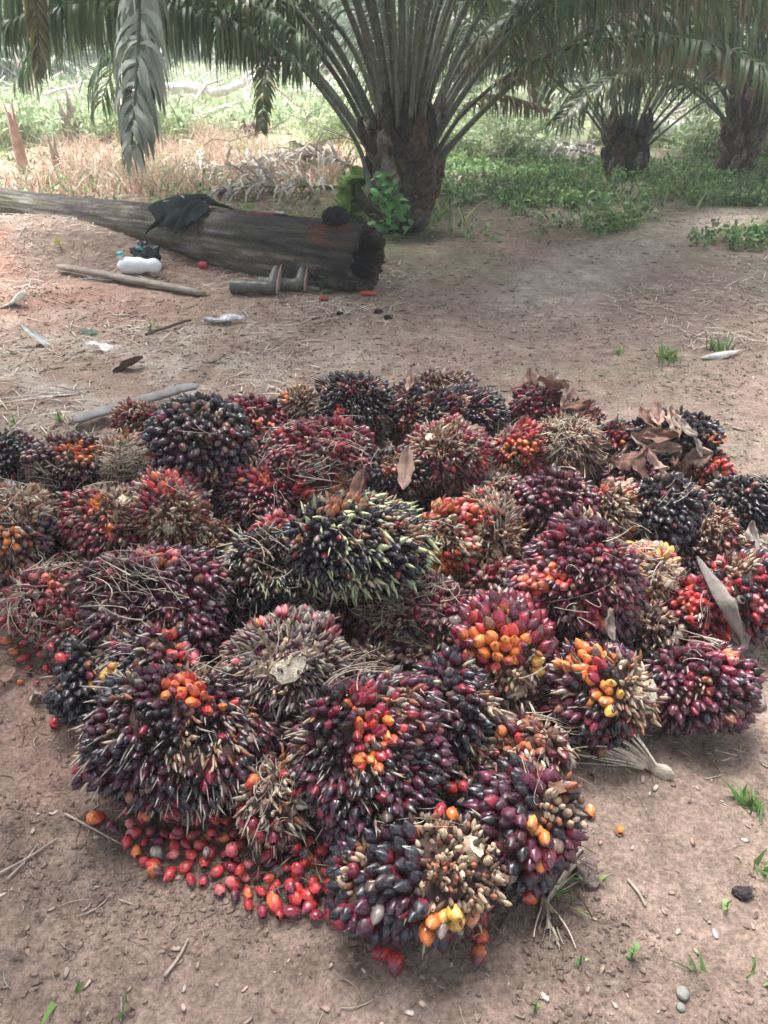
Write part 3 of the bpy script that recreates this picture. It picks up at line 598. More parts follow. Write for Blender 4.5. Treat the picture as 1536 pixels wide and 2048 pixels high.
for x, y, a, b_, s, lab in [(115, 1450, 'red', 'plum', 1, 'red loose palm fruit with a plum end, alone at the left of the heap'),
        (196, 1643, 'orange', 'red', 1.1, 'orange red loose palm fruit alone below the black bunch with the red crest'),
        (290, 1643, 'red', 'orange', 1, 'round red loose palm fruit just left of the spill'), (258, 1628, 'crimson', 'red', .8, 'small red loose palm fruit under the pale spines of the left front bunch'),
        (360, 1642, 'red', 'crimson', 1.25, 'largest glossy red loose palm fruit at the upper edge of the spill'),
        (315, 1750, 'orange', 'purple', 1.05, 'dark purple loose palm fruit with an orange end at the lower left of the spill'),
        (548, 1812, 'red', 'orange', 1.15, 'round orange red loose palm fruit at the lowest edge of the spill'),
        (760, 1912, 'red', 'crimson', 1.05, 'crimson loose palm fruit with a black end, below the nearest bunch'), (790, 1938, 'red', 'plum', 1.1, 'red and orange loose palm fruit nearest the camera'),
        (956, 1922, 'orange', 'plum', 1.1, 'plum loose palm fruit with orange end, right of the two nearest the camera'), (960, 1880, 'orange', 'red', .9, 'orange red loose palm fruit tucked under the bare side of the nearest bunch'),
        (1058, 1803, 'orange', 'red', .95, 'orange red loose palm fruit beside the small fibre hank at the front'), (1178, 1628, 'orange', 'tan', .95, 'split orange loose palm fruit with a pale sliver on it, right of the streaked bunch'),
        (1238, 1662, 'orange', 'orange', .55, 'tiny orange loose palm fruit alone on the soil at the right'), (1222, 1492, 'red', 'crimson', .75, 'small red loose palm fruit under the dark bunch with golden fruits'),
        (1045, 1528, 'orange', 'red', .8, 'bright red loose palm fruit lying on the scruffy brown bunch'), (505, 1572, 'orange', 'red', .9, 'orange red loose palm fruit resting on the withered straw bunch')]:
    loose(x, y, .042 * s, .03 * s, a, b_, lab, None)

# ---------------------------------------------------------------- dry leaves, husks and fibre hanks on the heap
def leaf_geo(g, p, nn, length, width, col, heading=None, curl=.35):
    nn = nrm(nn + rng.normal(size=3) * .35); h = nrm(rng.normal(size=3) if heading is None else heading); h = nrm(h - nn * np.dot(h, nn)); s = np.cross(nn, h)
    nu, nv = 15, 9; u = np.linspace(0, 1, nu); v = np.linspace(-1, 1, nv); U, Vv = np.meshgrid(u, v, indexing='ij')
    wv = np.sin(math.pi * np.clip(U * .96 + .02, 0, 1)) ** .75 * (1 + .12 * np.sin(U * 19 + rng.random() * 6) + .3 * fbm(U * 7, Vv * 1.2, p[0] * 31, 6, 2))
    zz = curl * length * (.5 * (U - .5) ** 2 + .25 * np.abs(Vv) * wv * rng.uniform(-.6, 1) + .18 * fbm(U * 3 + p[0] * 50, Vv * 2, 0, 4, 2))
    V = p + (U[..., None] - .5) * length * h + (Vv * wv * width / 2)[..., None] * s + (zz + .008)[..., None] * nn
    i = np.arange(nu - 1)[:, None] * nv; j = np.arange(nv - 1)[None]
    cl = np.asarray(col) * (1 + .5 * fbm(U * 6, Vv * 3, p[0] * 9, 8, 3) - .25 * (np.abs(Vv) < .1))[..., None]
    g.add(V, cl, np.stack([i + j, i + j + 1, i + nv + j + 1, i + nv + j], -1).reshape(-1, 4))
BR, GR, PK = (.20, .11, .08), (.36, .30, .26), (.38, .25, .20)
leaves = [(1060, 760, .16, .07, BR), (1100, 775, .18, .08, BR), (1120, 800, .17, .09, PK), (1085, 755, .14, .06, PK), (1040, 775, .12, .06, (.25, .07, .04)), (1150, 810, .16, .06, BR), (1178, 840, .14, .05, BR), (1110, 760, .13, .05, GR),
    (1300, 845, .17, .07, BR), (1320, 835, .15, .06, PK), (1345, 850, .16, .06, PK), (1320, 870, .17, .08, BR), (1360, 860, .14, .05, GR), (1325, 890, .16, .07, PK), (1290, 880, .13, .05, PK), (1300, 905, .15, .06, BR), (1350, 905, .14, .05, BR),
    (1395, 905, .13, .08, PK), (1385, 890, .1, .04, GR), (1420, 880, .12, .05, (.28, .09, .05)), (1240, 905, .17, .07, PK), (1215, 910, .14, .06, (.5, .4, .32)), (1255, 920, .17, .07, BR), (1280, 930, .15, .06, BR), (1310, 925, .13, .05, PK), (1345, 935, .14, .07, BR), (1365, 925, .12, .05, PK),
    (1190, 880, .14, .05, BR), (1200, 930, .12, .05, BR), (1430, 950, .1, .04, GR), (1330, 1085, .16, .07, GR), (1500, 1075, .14, .06, GR), (1520, 1090, .1, .05, GR),
    (812, 935, .19, .075, PK), (820, 770, .15, .05, PK), (765, 895, .14, .05, PK), (690, 965, .15, .05, BR), (720, 980, .12, .05, BR), (955, 985, .13, .05, PK), (1210, 1232, .10, .025, GR), (1120, 1585, .08, .04, BR), (1260, 1222, .1, .03, BR), (1480, 1250, .12, .06, GR), (712, 1250, .08, .04, PK), (760, 1885, .06, .03, (.25, .17, .13)), (720, 1850, .07, .025, (.25, .17, .13)), (15, 1365, .10, .05, PK), (75, 1395, .07, .04, GR)]
wherel = lambda x, y: ('on the leaf-topped bunch at the back rim' if x > 1030 and x < 1190 and y < 850 else 'on the glossy black bunch at the back right' if x >= 1190 and y < 960 and x < 1440 else 'by the right border of the heap' if x > 1300 else 'draped over the middle of the heap' if y > 700 and y < 1000 and x > 600 else 'at the edge of the heap')
for k, (x, y, L, W, col) in enumerate(leaves):
    p, nn = hit(x, y + 6); g = Geo(); hd = None
    if k == 33: hd = np.array([.02, -.3, -1.])
    leaf_geo(g, p + nn * .012, nn * .6 + np.array([0, -.3, .5]), L * .8, W * .8, np.array(col), hd, 1.15 if k != 33 else .45)
    shade = 'grey' if col == GR else 'pinkish tan' if col == PK else 'brown'
    tag(g.build('dead_leaf', M_dry), f'curled {shade} dead leaf {wherel(x, y)}' if k != 33 else 'pinkish brown dead leaf hanging straight down in front of the fluffy tan bunch', 'dead leaf', 'dead leaves on the heap')
# grey boat-shaped husk on the right
def husk(pts, width, col, label, name='palm_husk'):
    P = catmull(pts, 14); t = np.linspace(0, 1, 14); g = Geo(); nv = 7
    T = nrm(np.gradient(P, axis=0)); n_ = nrm(np.array([0, -.6, .8]) - T * (T @ np.array([0, -.6, .8]))[:, None]); S = np.cross(T, n_)
    v = np.linspace(-1, 1, nv); wv = np.sin(math.pi * np.clip(t * .95 + .03, 0, 1)) ** .8 * width / 2
    V = P[:, None] + (S[:, None] * v[None, :, None] * wv[:, None, None]) + n_[:, None] * ((-.55 * (v ** 2))[None] * wv[:, None])[..., None]
    V = np.concatenate([V, V - n_[:, None] * .004], 1)
    i = np.arange(13)[:, None] * 14; j = np.arange(nv - 1)[None]
    q1 = np.stack([i + j, i + j + 1, i + 14 + j + 1, i + 14 + j], -1).reshape(-1, 4); q2 = q1[:, ::-1] + nv
    e = np.concatenate([np.stack([i[:, 0], i[:, 0] + 14, i[:, 0] + 14 + nv, i[:, 0] + nv], -1), np.stack([i[:, 0] + nv - 1, i[:, 0] + 2 * nv - 1, i[:, 0] + 14 + 2 * nv - 1, i[:, 0] + 14 + nv - 1], -1)])
    V = V + .004 * fbm(V[..., 0] * 60, V[..., 1] * 60, V[..., 2] * 60, 3, 2)[..., None]; cv = np.array(col) * (1 + .7 * fbm(np.repeat(v[None], 14, 0) * 6, t[:, None] * 3, 0, 5, 3))[..., None]; cv = np.concatenate([cv, cv], 1)
    g.add(V, cv, np.concatenate([q1, q2, e])); return tag(g.build(name, M_wood), label, 'husk')
husk([hit(1385, 1130)[0] + [0, -.02, .05], hit(1420, 1180)[0] + [0, -.05, .05], hit(1450, 1230)[0] + [0, -.06, .05], hit(1478, 1300)[0] + [0, -.02, .03]], .058, (.20, .17, .15), 'long grey boat-shaped husk leaning beside the scarlet bunch on the right')
husk([gat(1400, 722) + [0, 0, .02], gat(1440, 718) + [0, 0, .03], gat(1480, 708) + [0, 0, .02]], .05, (.5, .45, .4), 'small pale curled husk on the bare ground behind the heap at the right')
husk([gat(1130, 1545) + [0, 0, .02], gat(1060, 1575) + [0, 0, .02], gat(1110, 1600) + [0, 0, .015]], .04, (.2, .15, .12), 'small dark husk beside the scruffy reddish brown bunch')
def hank(base, tip, n, spread, label, col=C['straw'], lift=.03, chunk=True):
    base, tip = np.asarray(base, float), np.asarray(tip, float); m = 12; t = np.linspace(0, 1, m)
    ax = tip - base; L = np.linalg.norm(ax); side = nrm(np.cross(ax, [0, 0, 1])); off = rng.normal(size=(n, 1)); off2 = np.abs(rng.normal(size=(n, 1)))
    ln = .5 + .5 * rng.random((n, 1)); tt = t[None] * ln
    P = base + ax * tt[..., None] + side * (off * spread * tt ** 1.3 + .35 * spread * np.sin(tt * 5 + off * 2) * tt)[..., None]
    P[..., 2] += (off2 * lift * np.sin(tt * 2.6)) + .004 * off2
    z = hgt(P[..., 0], P[..., 1]); P[..., 2] = np.maximum(P[..., 2], z + .006)
    g = Geo(); tubes(g, P, (.0016 + .0022 * rng.random((n, 1))) * np.linspace(1.2, .5, m)[None], np.asarray(col)[None] * (.55 + .7 * rng.random((n, 1))), 3)
    root = empty('fibre_hank', base); tag(root, label, 'fibre hank')
    tag(g.build('strands', M_spine, root, loc=base), kind='stuff' if n > 100 else None)
    if chunk:
        q = np.linspace(0, 1, 8)[:, None]; Pc = base + [0, 0, .012] - ax * .12 * (1 - q) + ax * .16 * q
        g = Geo(); tubes(g, Pc[None], np.array([.002, .016, .022, .02, .018, .014, .009, .002])[None], np.asarray(col) * .75, 8, flat=.55); g.build('butt', M_wood, root, loc=base)
    return root
hank(gat(1318, 1548), gat(1085, 1462), 150, .05, 'long straw fibre hank trailing on the soil under the dark bunch with golden fruits', lift=.06, col=(.66, .56, .44))
hank(gat(1090, 1810) , gat(1172, 1700), 34, .02, 'thin twist of straw fibres curving up beside the streaked bunch', chunk=False)
hank(gat(1110, 1790), gat(1060, 1735), 50, .03, 'short tuft of grey fibres at the foot of the streaked bunch', chunk=False)
hank(gat(1085, 1790), gat(1112, 1905), 26, .02, 'split straw stem lying on the soil below the streaked bunch', chunk=False, lift=.01)
hank(gat(1420, 1440), gat(1290, 1440), 26, .05, 'sparse pale roots in front of the plum bunch at the right', chunk=False, lift=.06)
hank(gat(170, 790), gat(10, 800), 16, .06, 'pale bleached straw strands on the ground behind the left of the heap', col=(.6, .55, .48), chunk=False, lift=.02)
# green fern sprig on the heap
def fern(p, d, L, label):
    root = empty('fern_sprig', p); tag(root, label, 'fern'); m = 10; t = np.linspace(0, 1, m)[:, None]
    P = p + d * L * t + np.array([0, 0, .04]) * np.sin(t * 2.5); g = Geo(); tubes(g, P[None], np.full((1, m), .0012), (.06, .12, .03), 4); g.build('stem', M_weed, root, loc=p)
    n = 22; tt = np.linspace(.1, 1, n); base = catmull(P, n); s = nrm(np.cross(d, [0, -.5, .8])); PP = []
    for sg in (1, -1):
        for k in range(n): e = base[k] + (s * sg + d * .4) * L * .3 * (1 - tt[k] * .7); PP.append([base[k], (base[k] + e) / 2 + [0, 0, .006], e])
    g = Geo(); tubes(g, np.array(PP), np.tile([.002, .004, .0005], (len(PP), 1)), (.05, .13, .035), 2, ref=d); g.build('leaflets', M_weed, root, loc=p)
pf, _ = hit(872, 985); fern(pf + [0, -.02, .02], nrm(np.array([.25, -.3, .7])), .13, 'small green fern sprig in front of the fluffy tan bunch')
# grey board behind the heap
def plank(a, b_, width, thick, col, label, name='wooden_board', bend=.0, mat=None):
    a, b_ = np.asarray(a, float), np.asarray(b_, float); m = 24; t = np.linspace(0, 1, m)[:, None]; P = a * (1 - t) + b_ * t + np.array([0, 0, bend]) * np.sin(t * math.pi)
    P = P + .006 * np.stack([fbm(t[:, 0] * 6, 1, 0, 3), fbm(t[:, 0] * 6, 2, 0, 4), fbm(t[:, 0] * 6, 3, 0, 5)], -1)
    r = width / 2 * (1 - .25 * np.abs(t[:, 0] - .4)); r[0] *= .6; r[-1] *= .5
    g = Geo(); tubes(g, P[None], r[None], np.array(col), 8, ref=nrm(np.cross(b_ - a, [0, 0, 1])), flat=thick / width, cap=True)
    return tag(g.build(name, mat or M_wood), label, 'plank')
plank(gat(150, 860) + [0, 0, .05], gat(400, 795) + [0, 0, .07], .10, .03, (.19, .18, .175), 'grey weathered board lying behind the left rim of the heap')

# ---------------------------------------------------------------- fallen log and what lies on it
LA, LB = np.array([-5.6, 9.0, .14]), np.array([-.12, 5.42, .215])
LDIR = nrm(LB - LA); LLEN = float(np.linalg.norm(LB - LA)); LS = nrm(np.cross(LDIR, [0, 0, 1])); LU = np.cross(LS, LDIR)   # LS points towards the camera side
def log_r(s): return .135 + .105 * s / LLEN
def log_pt(s, a, off=0.):
    """s metres from the left end, a = angle from the top towards the camera"""
    return LA + LDIR * s + (LU * math.cos(a) + LS * math.sin(a)) * (log_r(s) + off)
ms, na = 320, 90
s = np.linspace(0, LLEN, ms); a = np.linspace(0, 2 * math.pi, na, endpoint=False); Sg, Ag = np.meshgrid(s, a, indexing='ij')
ca, sa = np.cos(Ag), np.sin(Ag)
rr = (.135 + .105 * Sg / LLEN) * (1 + .14 * fbm(Sg * .9, ca * 1.2, sa * 1.2, 2, 3) + .05 * fbm(Sg * 2.2, ca * 9, sa * 9, 12, 3) - .07 * (1 - np.abs(fbm(Sg * 1.6 + 3, ca * 7, sa * 7, 15, 2)) * 3).clip(0, 1) ** 2 + .03 * fbm(Sg * 14, ca * 14, sa * 14, 22, 2))
end = sst(LLEN - .35, LLEN, Sg); Sg2 = Sg + end * .06 * fbm(0, ca * 5, sa * 5, 32, 3)
V = LA + Sg2[..., None] * LDIR + rr[..., None] * (LU * ca[..., None] + LS * sa[..., None])
i = np.arange(ms - 1)[:, None] * na; j = np.arange(na)[None]; j2 = (j + 1) % na
Q = np.stack([i + j, i + na + j, i + na + j2, i + j2], -1).reshape(-1, 4)
n1 = fbm(Sg * 1.4, ca * 3, sa * 3, 42, 4)[..., None]; n2 = fbm(Sg * 5, ca * 8, sa * 8, 52, 3)[..., None]
col = np.array([.175, .152, .135]) * (1 + .6 * n1 + .5 * n2) + 0 * n2
col = col + sst(.0, .4, n2) * np.array([.16, .145, .13]) * (sa[..., None] > .2)
moss = sst(-.1, .35, n1) * sst(.2, .8, sa)[..., None] * sst(.25, -.5, ca)[..., None] if False else sst(-.1, .35, n1) * sst(.3, .8, sa)[..., None]
col = col * (1 - .5 * moss) + np.array([.20, .19, .09]) * .5 * moss
char = np.clip(sst(LLEN - 1.6, LLEN - .9, Sg) * sst(-.1, .3, ca) + sst(LLEN - .35, LLEN - .05, Sg), 0, 1)[..., None]
col = col * (1 - .8 * char) + np.array([.022, .024, .027]) * .8 * char
redp = (sst(.25, .5, n2 + .4) * (gau(Sg, Ag, LLEN - .22, .5, .1, .35) + gau(Sg, Ag, LLEN - .75, 6.1, .3, .15) + gau(Sg, Ag, LLEN - .75, -.15, .3, .15))[..., None])
col = col * (1 - redp) + np.array([.26, .05, .03]) * redp
g = Geo(); g.add(V, col, Q)
# hollow, burnt end
rings = [(0, 1.), (.012, .95), (-.004, .88), (.006, .82), (-.012, .76), (-.05, .70), (-.12, .64), (-.35, .55), (-.6, .4), (-.62, 0.02)]
Vr = []
for dd, k_ in rings:
    rv = rr[-1] * k_ * (1 + (.16 * fbm(dd * 9, np.cos(a) * 4, np.sin(a) * 4, 3, 3) if k_ < 1 else 0))
    Vr.append(LA + (Sg2[-1] + dd)[:, None] * LDIR + rv[:, None] * (LU * np.cos(a)[:, None] + LS * np.sin(a)[:, None]))
i = np.arange(len(rings) - 1)[:, None] * na
ec = np.concatenate([np.array({0: (.03, .028, .027), 1: (.12, .09, .07), 2: (.06, .045, .038), 3: (.10, .075, .06), 4: (.045, .035, .03)}.get(q, (.016, .015, .015)))[None] * (1 + .5 * rng.normal(size=(na, 1)) * .8) for q in range(len(rings))])
g.add(np.concatenate(Vr), np.clip(ec, .005, 1), np.stack([i + j, i + na + j, i + na + j2, i + j2], -1).reshape(-1, 4))
tag(g.build('fallen_log', M_log), 'long charred fallen trunk with a burnt hollow end, lying behind the heap', 'log')
# jacket draped over it
def drape(s0, s1, a0, a1, col, name, label, cat, seed, marks=()):
    nu, nv = 60, 60; u = np.linspace(0, 1, nu); v = np.linspace(0, 1, nv); U, Vv = np.meshgrid(u, v, indexing='ij')
    wob = .16 * fbm(U * 2, Vv * 2, 0, seed, 3)
    ss = s0 + (s1 - s0) * (U + .45 * fbm(Vv * 2.5, seed, U * .6, seed + 3, 2) * np.abs(U - .5) * 2); top = a0 + (a1 - a0) * Vv * (1 + .6 * fbm(U * 3, seed + 1, 0, seed + 5, 2)) + wob
    fold = .055 * np.abs(fbm(U * 3 + Vv * 1.5, Vv * 1.2, 0, seed + 8, 3)) * 2 + .018 * np.sin(U * 26 + 4 * fbm(U * 2, Vv * 2, 0, seed + 9, 2)) * Vv
    rad = log_r(ss) * 1.06 + .006 + np.clip(fold, -.002, 1) + .02 * np.sin(math.pi * U)
    hang = np.clip(top - 1.5, 0, 9)                     # past the side: hang straight down
    tt = np.minimum(top, 1.5)
    P = LA + ss[..., None] * LDIR + rad[..., None] * (LU * np.cos(tt)[..., None] + LS * np.sin(tt)[..., None]) - np.array([0, 0, 1.]) * (hang * log_r(ss))[..., None]
    i = np.arange(nu - 1)[:, None] * nv; j = np.arange(nv - 1)[None]
    root = empty(name, P.mean((0, 1))); tag(root, label, cat)
    g = Geo().add(P, np.array(col), np.stack([i + j, i + j + 1, i + nv + j + 1, i + nv + j], -1).reshape(-1, 4)); o = g.build('fabric', M_cloth, root, loc=P.mean((0, 1)))
    md = o.modifiers.new('thick', 'SOLIDIFY'); md.thickness = .008; md.offset = 1
    for (uu, vv_) in marks:
        a_, b_ = int(uu * nu), int(vv_ * nv); q = P[a_:a_ + 5:2, b_:b_ + 2] + (LU + LS) * .012
        Geo().add(q.reshape(-1, 3), (.6, .6, .6), [[0, 1, 3, 2], [2, 3, 5, 4]]).build('pale_mark', M_cloth, root, loc=P.mean((0, 1)))
    return root
def s_of_px(px, py=450):
    best = min(np.linspace(0, LLEN, 400), key=lambda s_: abs((lambda q: CX + FPX * np.dot(q - CAM, RT) / np.dot(q - CAM, FW))(log_pt(s_, .4)) - px)); return best
drape(s_of_px(340), s_of_px(428), -.75, .85, (.028, .036, .036), 'jacket', 'dark grey-green jacket draped over the middle of the fallen log', 'jacket', 6, marks=[(.15, .55), (.35, .5), (.8, .5)])
def lump(p, rad, col, name, label, cat, seed, mat, sq=(1, 1, 1), amp=.35, freq=1.6):
    D, Qs = sphere_grid(40, 28); rr_ = 1 + amp * fbm(D[:, 0] * freq + seed, D[:, 1] * freq, D[:, 2] * freq, seed, 3) - amp * .6 * np.abs(fbm(D[:, 0] * freq * 2 + seed, D[:, 1] * freq * 2, D[:, 2] * freq * 2, seed + 3, 2))
    V = D * rr_[:, None] * rad * np.array(sq); V[:, 2] = np.maximum(V[:, 2], -rad * sq[2] * .75)
    o = Geo().add(V, np.array(col), Qs).build(name, mat); o.location = p; return tag(o, label, cat) if label else o
sc_ = s_of_px(662); lump(log_pt(sc_, .1, .045), .085, (.022, .018, .024), 'crumpled_cap', 'small crumpled dark cloth cap on top of the burnt end of the log', 'cap', 4, M_cloth, (1.1, .9, .8), .6, 2.2)
sc_ = s_of_px(543)
pk = empty('packet', log_pt(sc_, -.1, .01)); tag(pk, 'flat black packet with a painted glint on top of the log', 'packet')
g = Geo(); tubes(g, (log_pt(sc_, -.1, .012) + LDIR * np.linspace(-.07, .07, 8)[:, None])[None], np.array([.006, .026, .03, .024, .028, .03, .026, .006])[None], (.02, .02, .02), 8, flat=.35, ref=LS); g.build('wrapper', M_poly, pk, loc=log_pt(sc_, -.1, .01))
g = Geo(); tubes(g, (log_pt(sc_, -.05, .024) + LDIR * np.linspace(-.05, .05, 6)[:, None])[None], np.array([.001, .006, .003, .007, .004, .001])[None], (.7, .75, .75), 6, flat=.5, ref=LS); g.build('glint_strip', M_poly, pk, loc=log_pt(sc_, -.1, .01))  # pale strip painted as the white glints on the black wrapper
# ---------------------------------------------------------------- things by the log
# white jerrycan
jb = gat(282, 548); jd = nrm(gat(325, 553) - gat(240, 545)); jd[2] = 0; js = np.array([-jd[1], jd[0], 0])
jc = empty('water_jug', jb); tag(jc, 'white plastic water jug lying on its side in front of the log', 'jug')
t = np.linspace(0, 1, 14); P = jb + [0, 0, .065] + jd * (np.linspace(-.17, .17, 14))[:, None]
rr_ = np.array([.01, .045, .06, .064, .062, .06, .062, .06, .05, .046, .052, .055, .045, .01])
g = Geo(); tubes(g, P[None], rr_[None], (.78, .80, .82), 18, flat=.85); g.build('body', M_poly, jc, loc=jb)
g = Geo(); q = jb + [0, 0, .11] - jd * .13; tubes(g, np.array([[q, q + np.array([0, 0, .02]) - jd * .0, q + np.array([0, 0, .032])]]), np.array([[.02, .02, .019]]), (.75, .78, .8), 14, cap=True); g.build('neck', M_poly, jc, loc=jb)
q = q + [0, 0, .034]; g = Geo(); tubes(g, np.array([[q, q + [.0, 0, .012], q + [0, 0, .02]]]), np.array([[.024, .024, .022]]), (.05, .55, .5), 14, cap=True); g.build('cap', M_poly, jc, loc=jb)
# black plastic bag
pb = gat(293, 535) + js * .04
bag = lump(pb + [0, 0, .07], .10, (.014, .018, .026), 'plastic_bag', 'crumpled black plastic bag with a teal tie behind the white jug', 'plastic bag', 9, M_poly, (1.05, .7, 1.15), .7, 2.6)
g = Geo(); q = pb + np.array([-.05, -.05, .15]); tubes(g, catmull([q, q + [.03, -.02, .01], q + [.05, -.01, -.01]], 8)[None], np.full((1, 8), .008), (.05, .4, .38), 6); o = g.build('tie', M_poly); o.parent = bag; o.location = -np.array(bag.location)
plank(gat(110, 512) + [0, 0, .05], gat(410, 592) + [0, 0, .02], .085, .05, (.27, .23, .19), 'grey weathered pole slanting in front of the white jug', name='wooden_pole')
plank(gat(165, 560) + [0, 0, .012], gat(240, 566) + [0, 0, .012], .03, .012, (.015, .017, .022), 'thin black rubber strip on the soil below the weathered pole', name='rubber_strip', mat=M_poly)
plank(gat(600, 580) + [0, 0, .02], gat(640, 583) + [0, 0, .02], .035, .03, (.3, .27, .2), 'short grey stick beside the soles of the boots', name='stick')
plank(gat(290, 672) + [0, 0, .012], gat(385, 645) + [0, 0, .02], .022, .02, (.10, .075, .06), 'dark crooked stick on the bare ground before the log', name='stick')
# boots
def boot(base, label):
    root = empty('rubber_boot', base); tag(root, label, 'boot', 'rubber boots in front of the log')
    back = np.array([-1., .05, 0]); toe = nrm(np.array([.10, .75, .62])); c0 = np.asarray(base) + [0, 0, .055]
    P = np.array([c0 + back * .27, c0 + back * .22, c0 + back * .12, c0 + back * .04, c0 + np.array([.01, .0, 0]), c0 + toe * .06 + [.02, 0, 0], c0 + toe * .11 + [.02, 0, 0], c0 + toe * .155 + [.02, 0, 0], c0 + toe * .18 + [.025, 0, 0]])
    P = catmull(P, 26); rr2 = np.interp(np.linspace(0, 8, 26), range(9), [.056, .055, .05, .046, .052, .045, .034, .022, .006])
    g = Geo(); rr2 = rr2 * (1 + .07 * np.sin(np.arange(26) * 1.9) + .03 * np.sin(np.arange(26) * 4.1)); tubes(g, P[None], rr2[None], np.where(np.arange(26)[None, :, None] > 20, (.16, .12, .09), (.10, .105, .09)), 16, ref=np.array([0, -1, .6]), flat=.85); g.build('shaft', M_rub, root, loc=base)
    a = np.linspace(-.06, .19, 12)[:, None]; Ps = c0 + toe * a + np.array([.058, 0, 0]); rs = np.array([.012, .034, .042, .044, .042, .04, .038, .036, .032, .026, .018, .006])
    g = Geo(); tubes(g, Ps[None], rs[None], (.33, .22, .17), 10, ref=nrm(np.cross(toe, [1, 0, 0])), flat=.28); g.build('sole', M_rub, root, loc=base)
    return root
boot(gat(540, 590), 'left one of two grey rubber boots lying toe up before the log'); boot(gat(594, 588) + [0, .05, 0], 'grey rubber boot lying toe up, the one nearer the burnt end of the log')
lump(gat(736, 592) + [0, 0, .02], .05, (.42, .06, .03), 'scrap', 'small bright red scrap on the ground under the burnt end of the log', 'scrap', 3, M_poly, (1.3, .5, .3), .4)
lump(gat(648, 603) + [0, 0, .015], .03, (.25, .08, .05), 'fruit_stub', 'small rust-coloured lump on the soil before the log end', 'lump', 13, M_dry, (1.2, .8, .6), .4)
lump(gat(407, 536) + [0, 0, .03], .035, (.45, .03, .06), 'scrap', 'small crimson scrap against the foot of the log', 'scrap', 5, M_poly, (1.2, .6, .8), .5)
for k, (x, y, r_) in enumerate([(757, 627, .025), (777, 638, .028), (680, 630, .02)]): lump(gat(x, y) + [0, 0, .012], r_, (.05, .035, .03), 'clod', ['black clod nearest the burnt log end', 'dark brown clod just right of the black one', 'small dark clod left of the other two'][k], 'clod', 20 + k, M_soil, (1.2, .8, .6), .5)
def scrap(px, py, L, W, col, label, cat='scrap', name='paper_scrap'):
    p = gat(px, py); g = Geo(); leaf_geo(g, p + [0, 0, .012], np.array([0, 0, 1.]), L, W, np.array(col), np.array([1., .1, 0]), .5); tag(g.build(name, M_dry), label, cat)
scrap(450, 647, .26, .08, (.6, .6, .62), 'crumpled white rag on the soil between the log and the heap'); scrap(205, 702, .2, .07, (.75, .68, .64), 'white curved peel on the ground at the left')
scrap(85, 690, .3, .1, (.55, .55, .52), 'bleached chips lying flat at the left of the clearing'); scrap(175, 668, .12, .06, (.4, .55, .48), 'pale mint-green scrap left of the dark stick'); scrap(30, 612, .25, .09, (.6, .6, .55), 'bleached husk scrap by the left border')
scrap(258, 742, .2, .09, (.09, .06, .045), 'ragged dark brown husk on the ground at the left', 'husk', 'husk_scrap'); scrap(430, 727, .14, .03, (.2, .16, .13), 'brown husk sliver between the rag and the heap', 'husk', 'husk_scrap')

# ---------------------------------------------------------------- oil palms
def leaflets(g, P, L, W, n, t0, droop, col, tipc=None, vup=.25, jit=.15, miss=.03, both=True, fwd=.5, m=7, roll=None):
    """P (q,3) rachis points; n leaflets a side"""
    t = np.linspace(t0, .995, n); T_ = nrm(np.gradient(P, axis=0)); ii = t * (len(P) - 1); i0 = np.clip(ii.astype(int), 0, len(P) - 2); f = (ii - i0)[:, None]
    p = P[i0] * (1 - f) + P[i0 + 1] * f; T = nrm(T_[i0] * (1 - f) + T_[i0 + 1] * f)
    S = np.cross(T, [0, 0, 1.]); sl = np.linalg.norm(S, axis=1, keepdims=True)
    S = np.where(sl > .25, S, roll if roll is not None else np.array([1., .3, 0])); S = nrm(S - T * (S * T).sum(1, keepdims=True)); U = np.cross(S, T)
    tl = (t - t0) / (1 - t0); ln = L * np.sin(math.pi * (.14 + .80 * tl)) ** .6
    A, Tn, Ln, sid = [], [], [], []
    for sg in (1, -1):
        A.append(p); Tn.append(T); Ln.append(ln); sid.append(nrm(T * (fwd + .5 * tl[:, None] ** 3) + S * sg * .85 + U * vup + rng.normal(size=p.shape) * jit))
    p, T, ln, d = map(np.concatenate, (A, Tn, Ln, sid)); k = len(p); kp = rng.random(k) > miss; p, T, ln, d = p[kp], T[kp], ln[kp], d[kp]; k = len(p)
    ln = ln * (.85 + .25 * rng.random(k)); dr = droop * (.7 + .6 * rng.random(k)) / m
    pts = [p]; dirs = [d]
    for q in range(m - 1):
        pts.append(pts[-1] + dirs[-1] * (ln / (m - 1))[:, None]); dirs.append(nrm(dirs[-1] + np.array([0, 0, -1.]) * (dr * (1 + q * .55))[:, None] + rng.normal(size=(k, 3)) * .035))
    PP = np.stack(pts, 1); wd = np.array([.4, .95, 1, .92, .75, .45, .03]) if m == 7 else np.interp(np.linspace(0, 6, m), range(7), [.4, .95, 1, .92, .75, .45, .03])
    c = np.array(col)[None] * (.65 + .7 * rng.random((k, 1))); c = c + rng.random((k, 1)) ** 4 * np.array([.14, .10, .04])
    Cc = np.repeat(c[:, None], m, 1)
    if tipc is not None:
        tt = (np.linspace(0, 1, m)[None] > (.45 + .7 * rng.random((k, 1))))[..., None]; Cc = np.where(tt, np.array(tipc), Cc)
    ref = nrm(T + rng.normal(size=T.shape) * .25)
    Rr = W * .43 * wd[None] * (.8 + .4 * rng.random((k, 1)))
    tubes(g, PP, Rr, Cc, 2, ref=ref)
GREEN, DKG = (.082, .135, .062), (.045, .075, .035)
PETC = (.115, .12, .09)
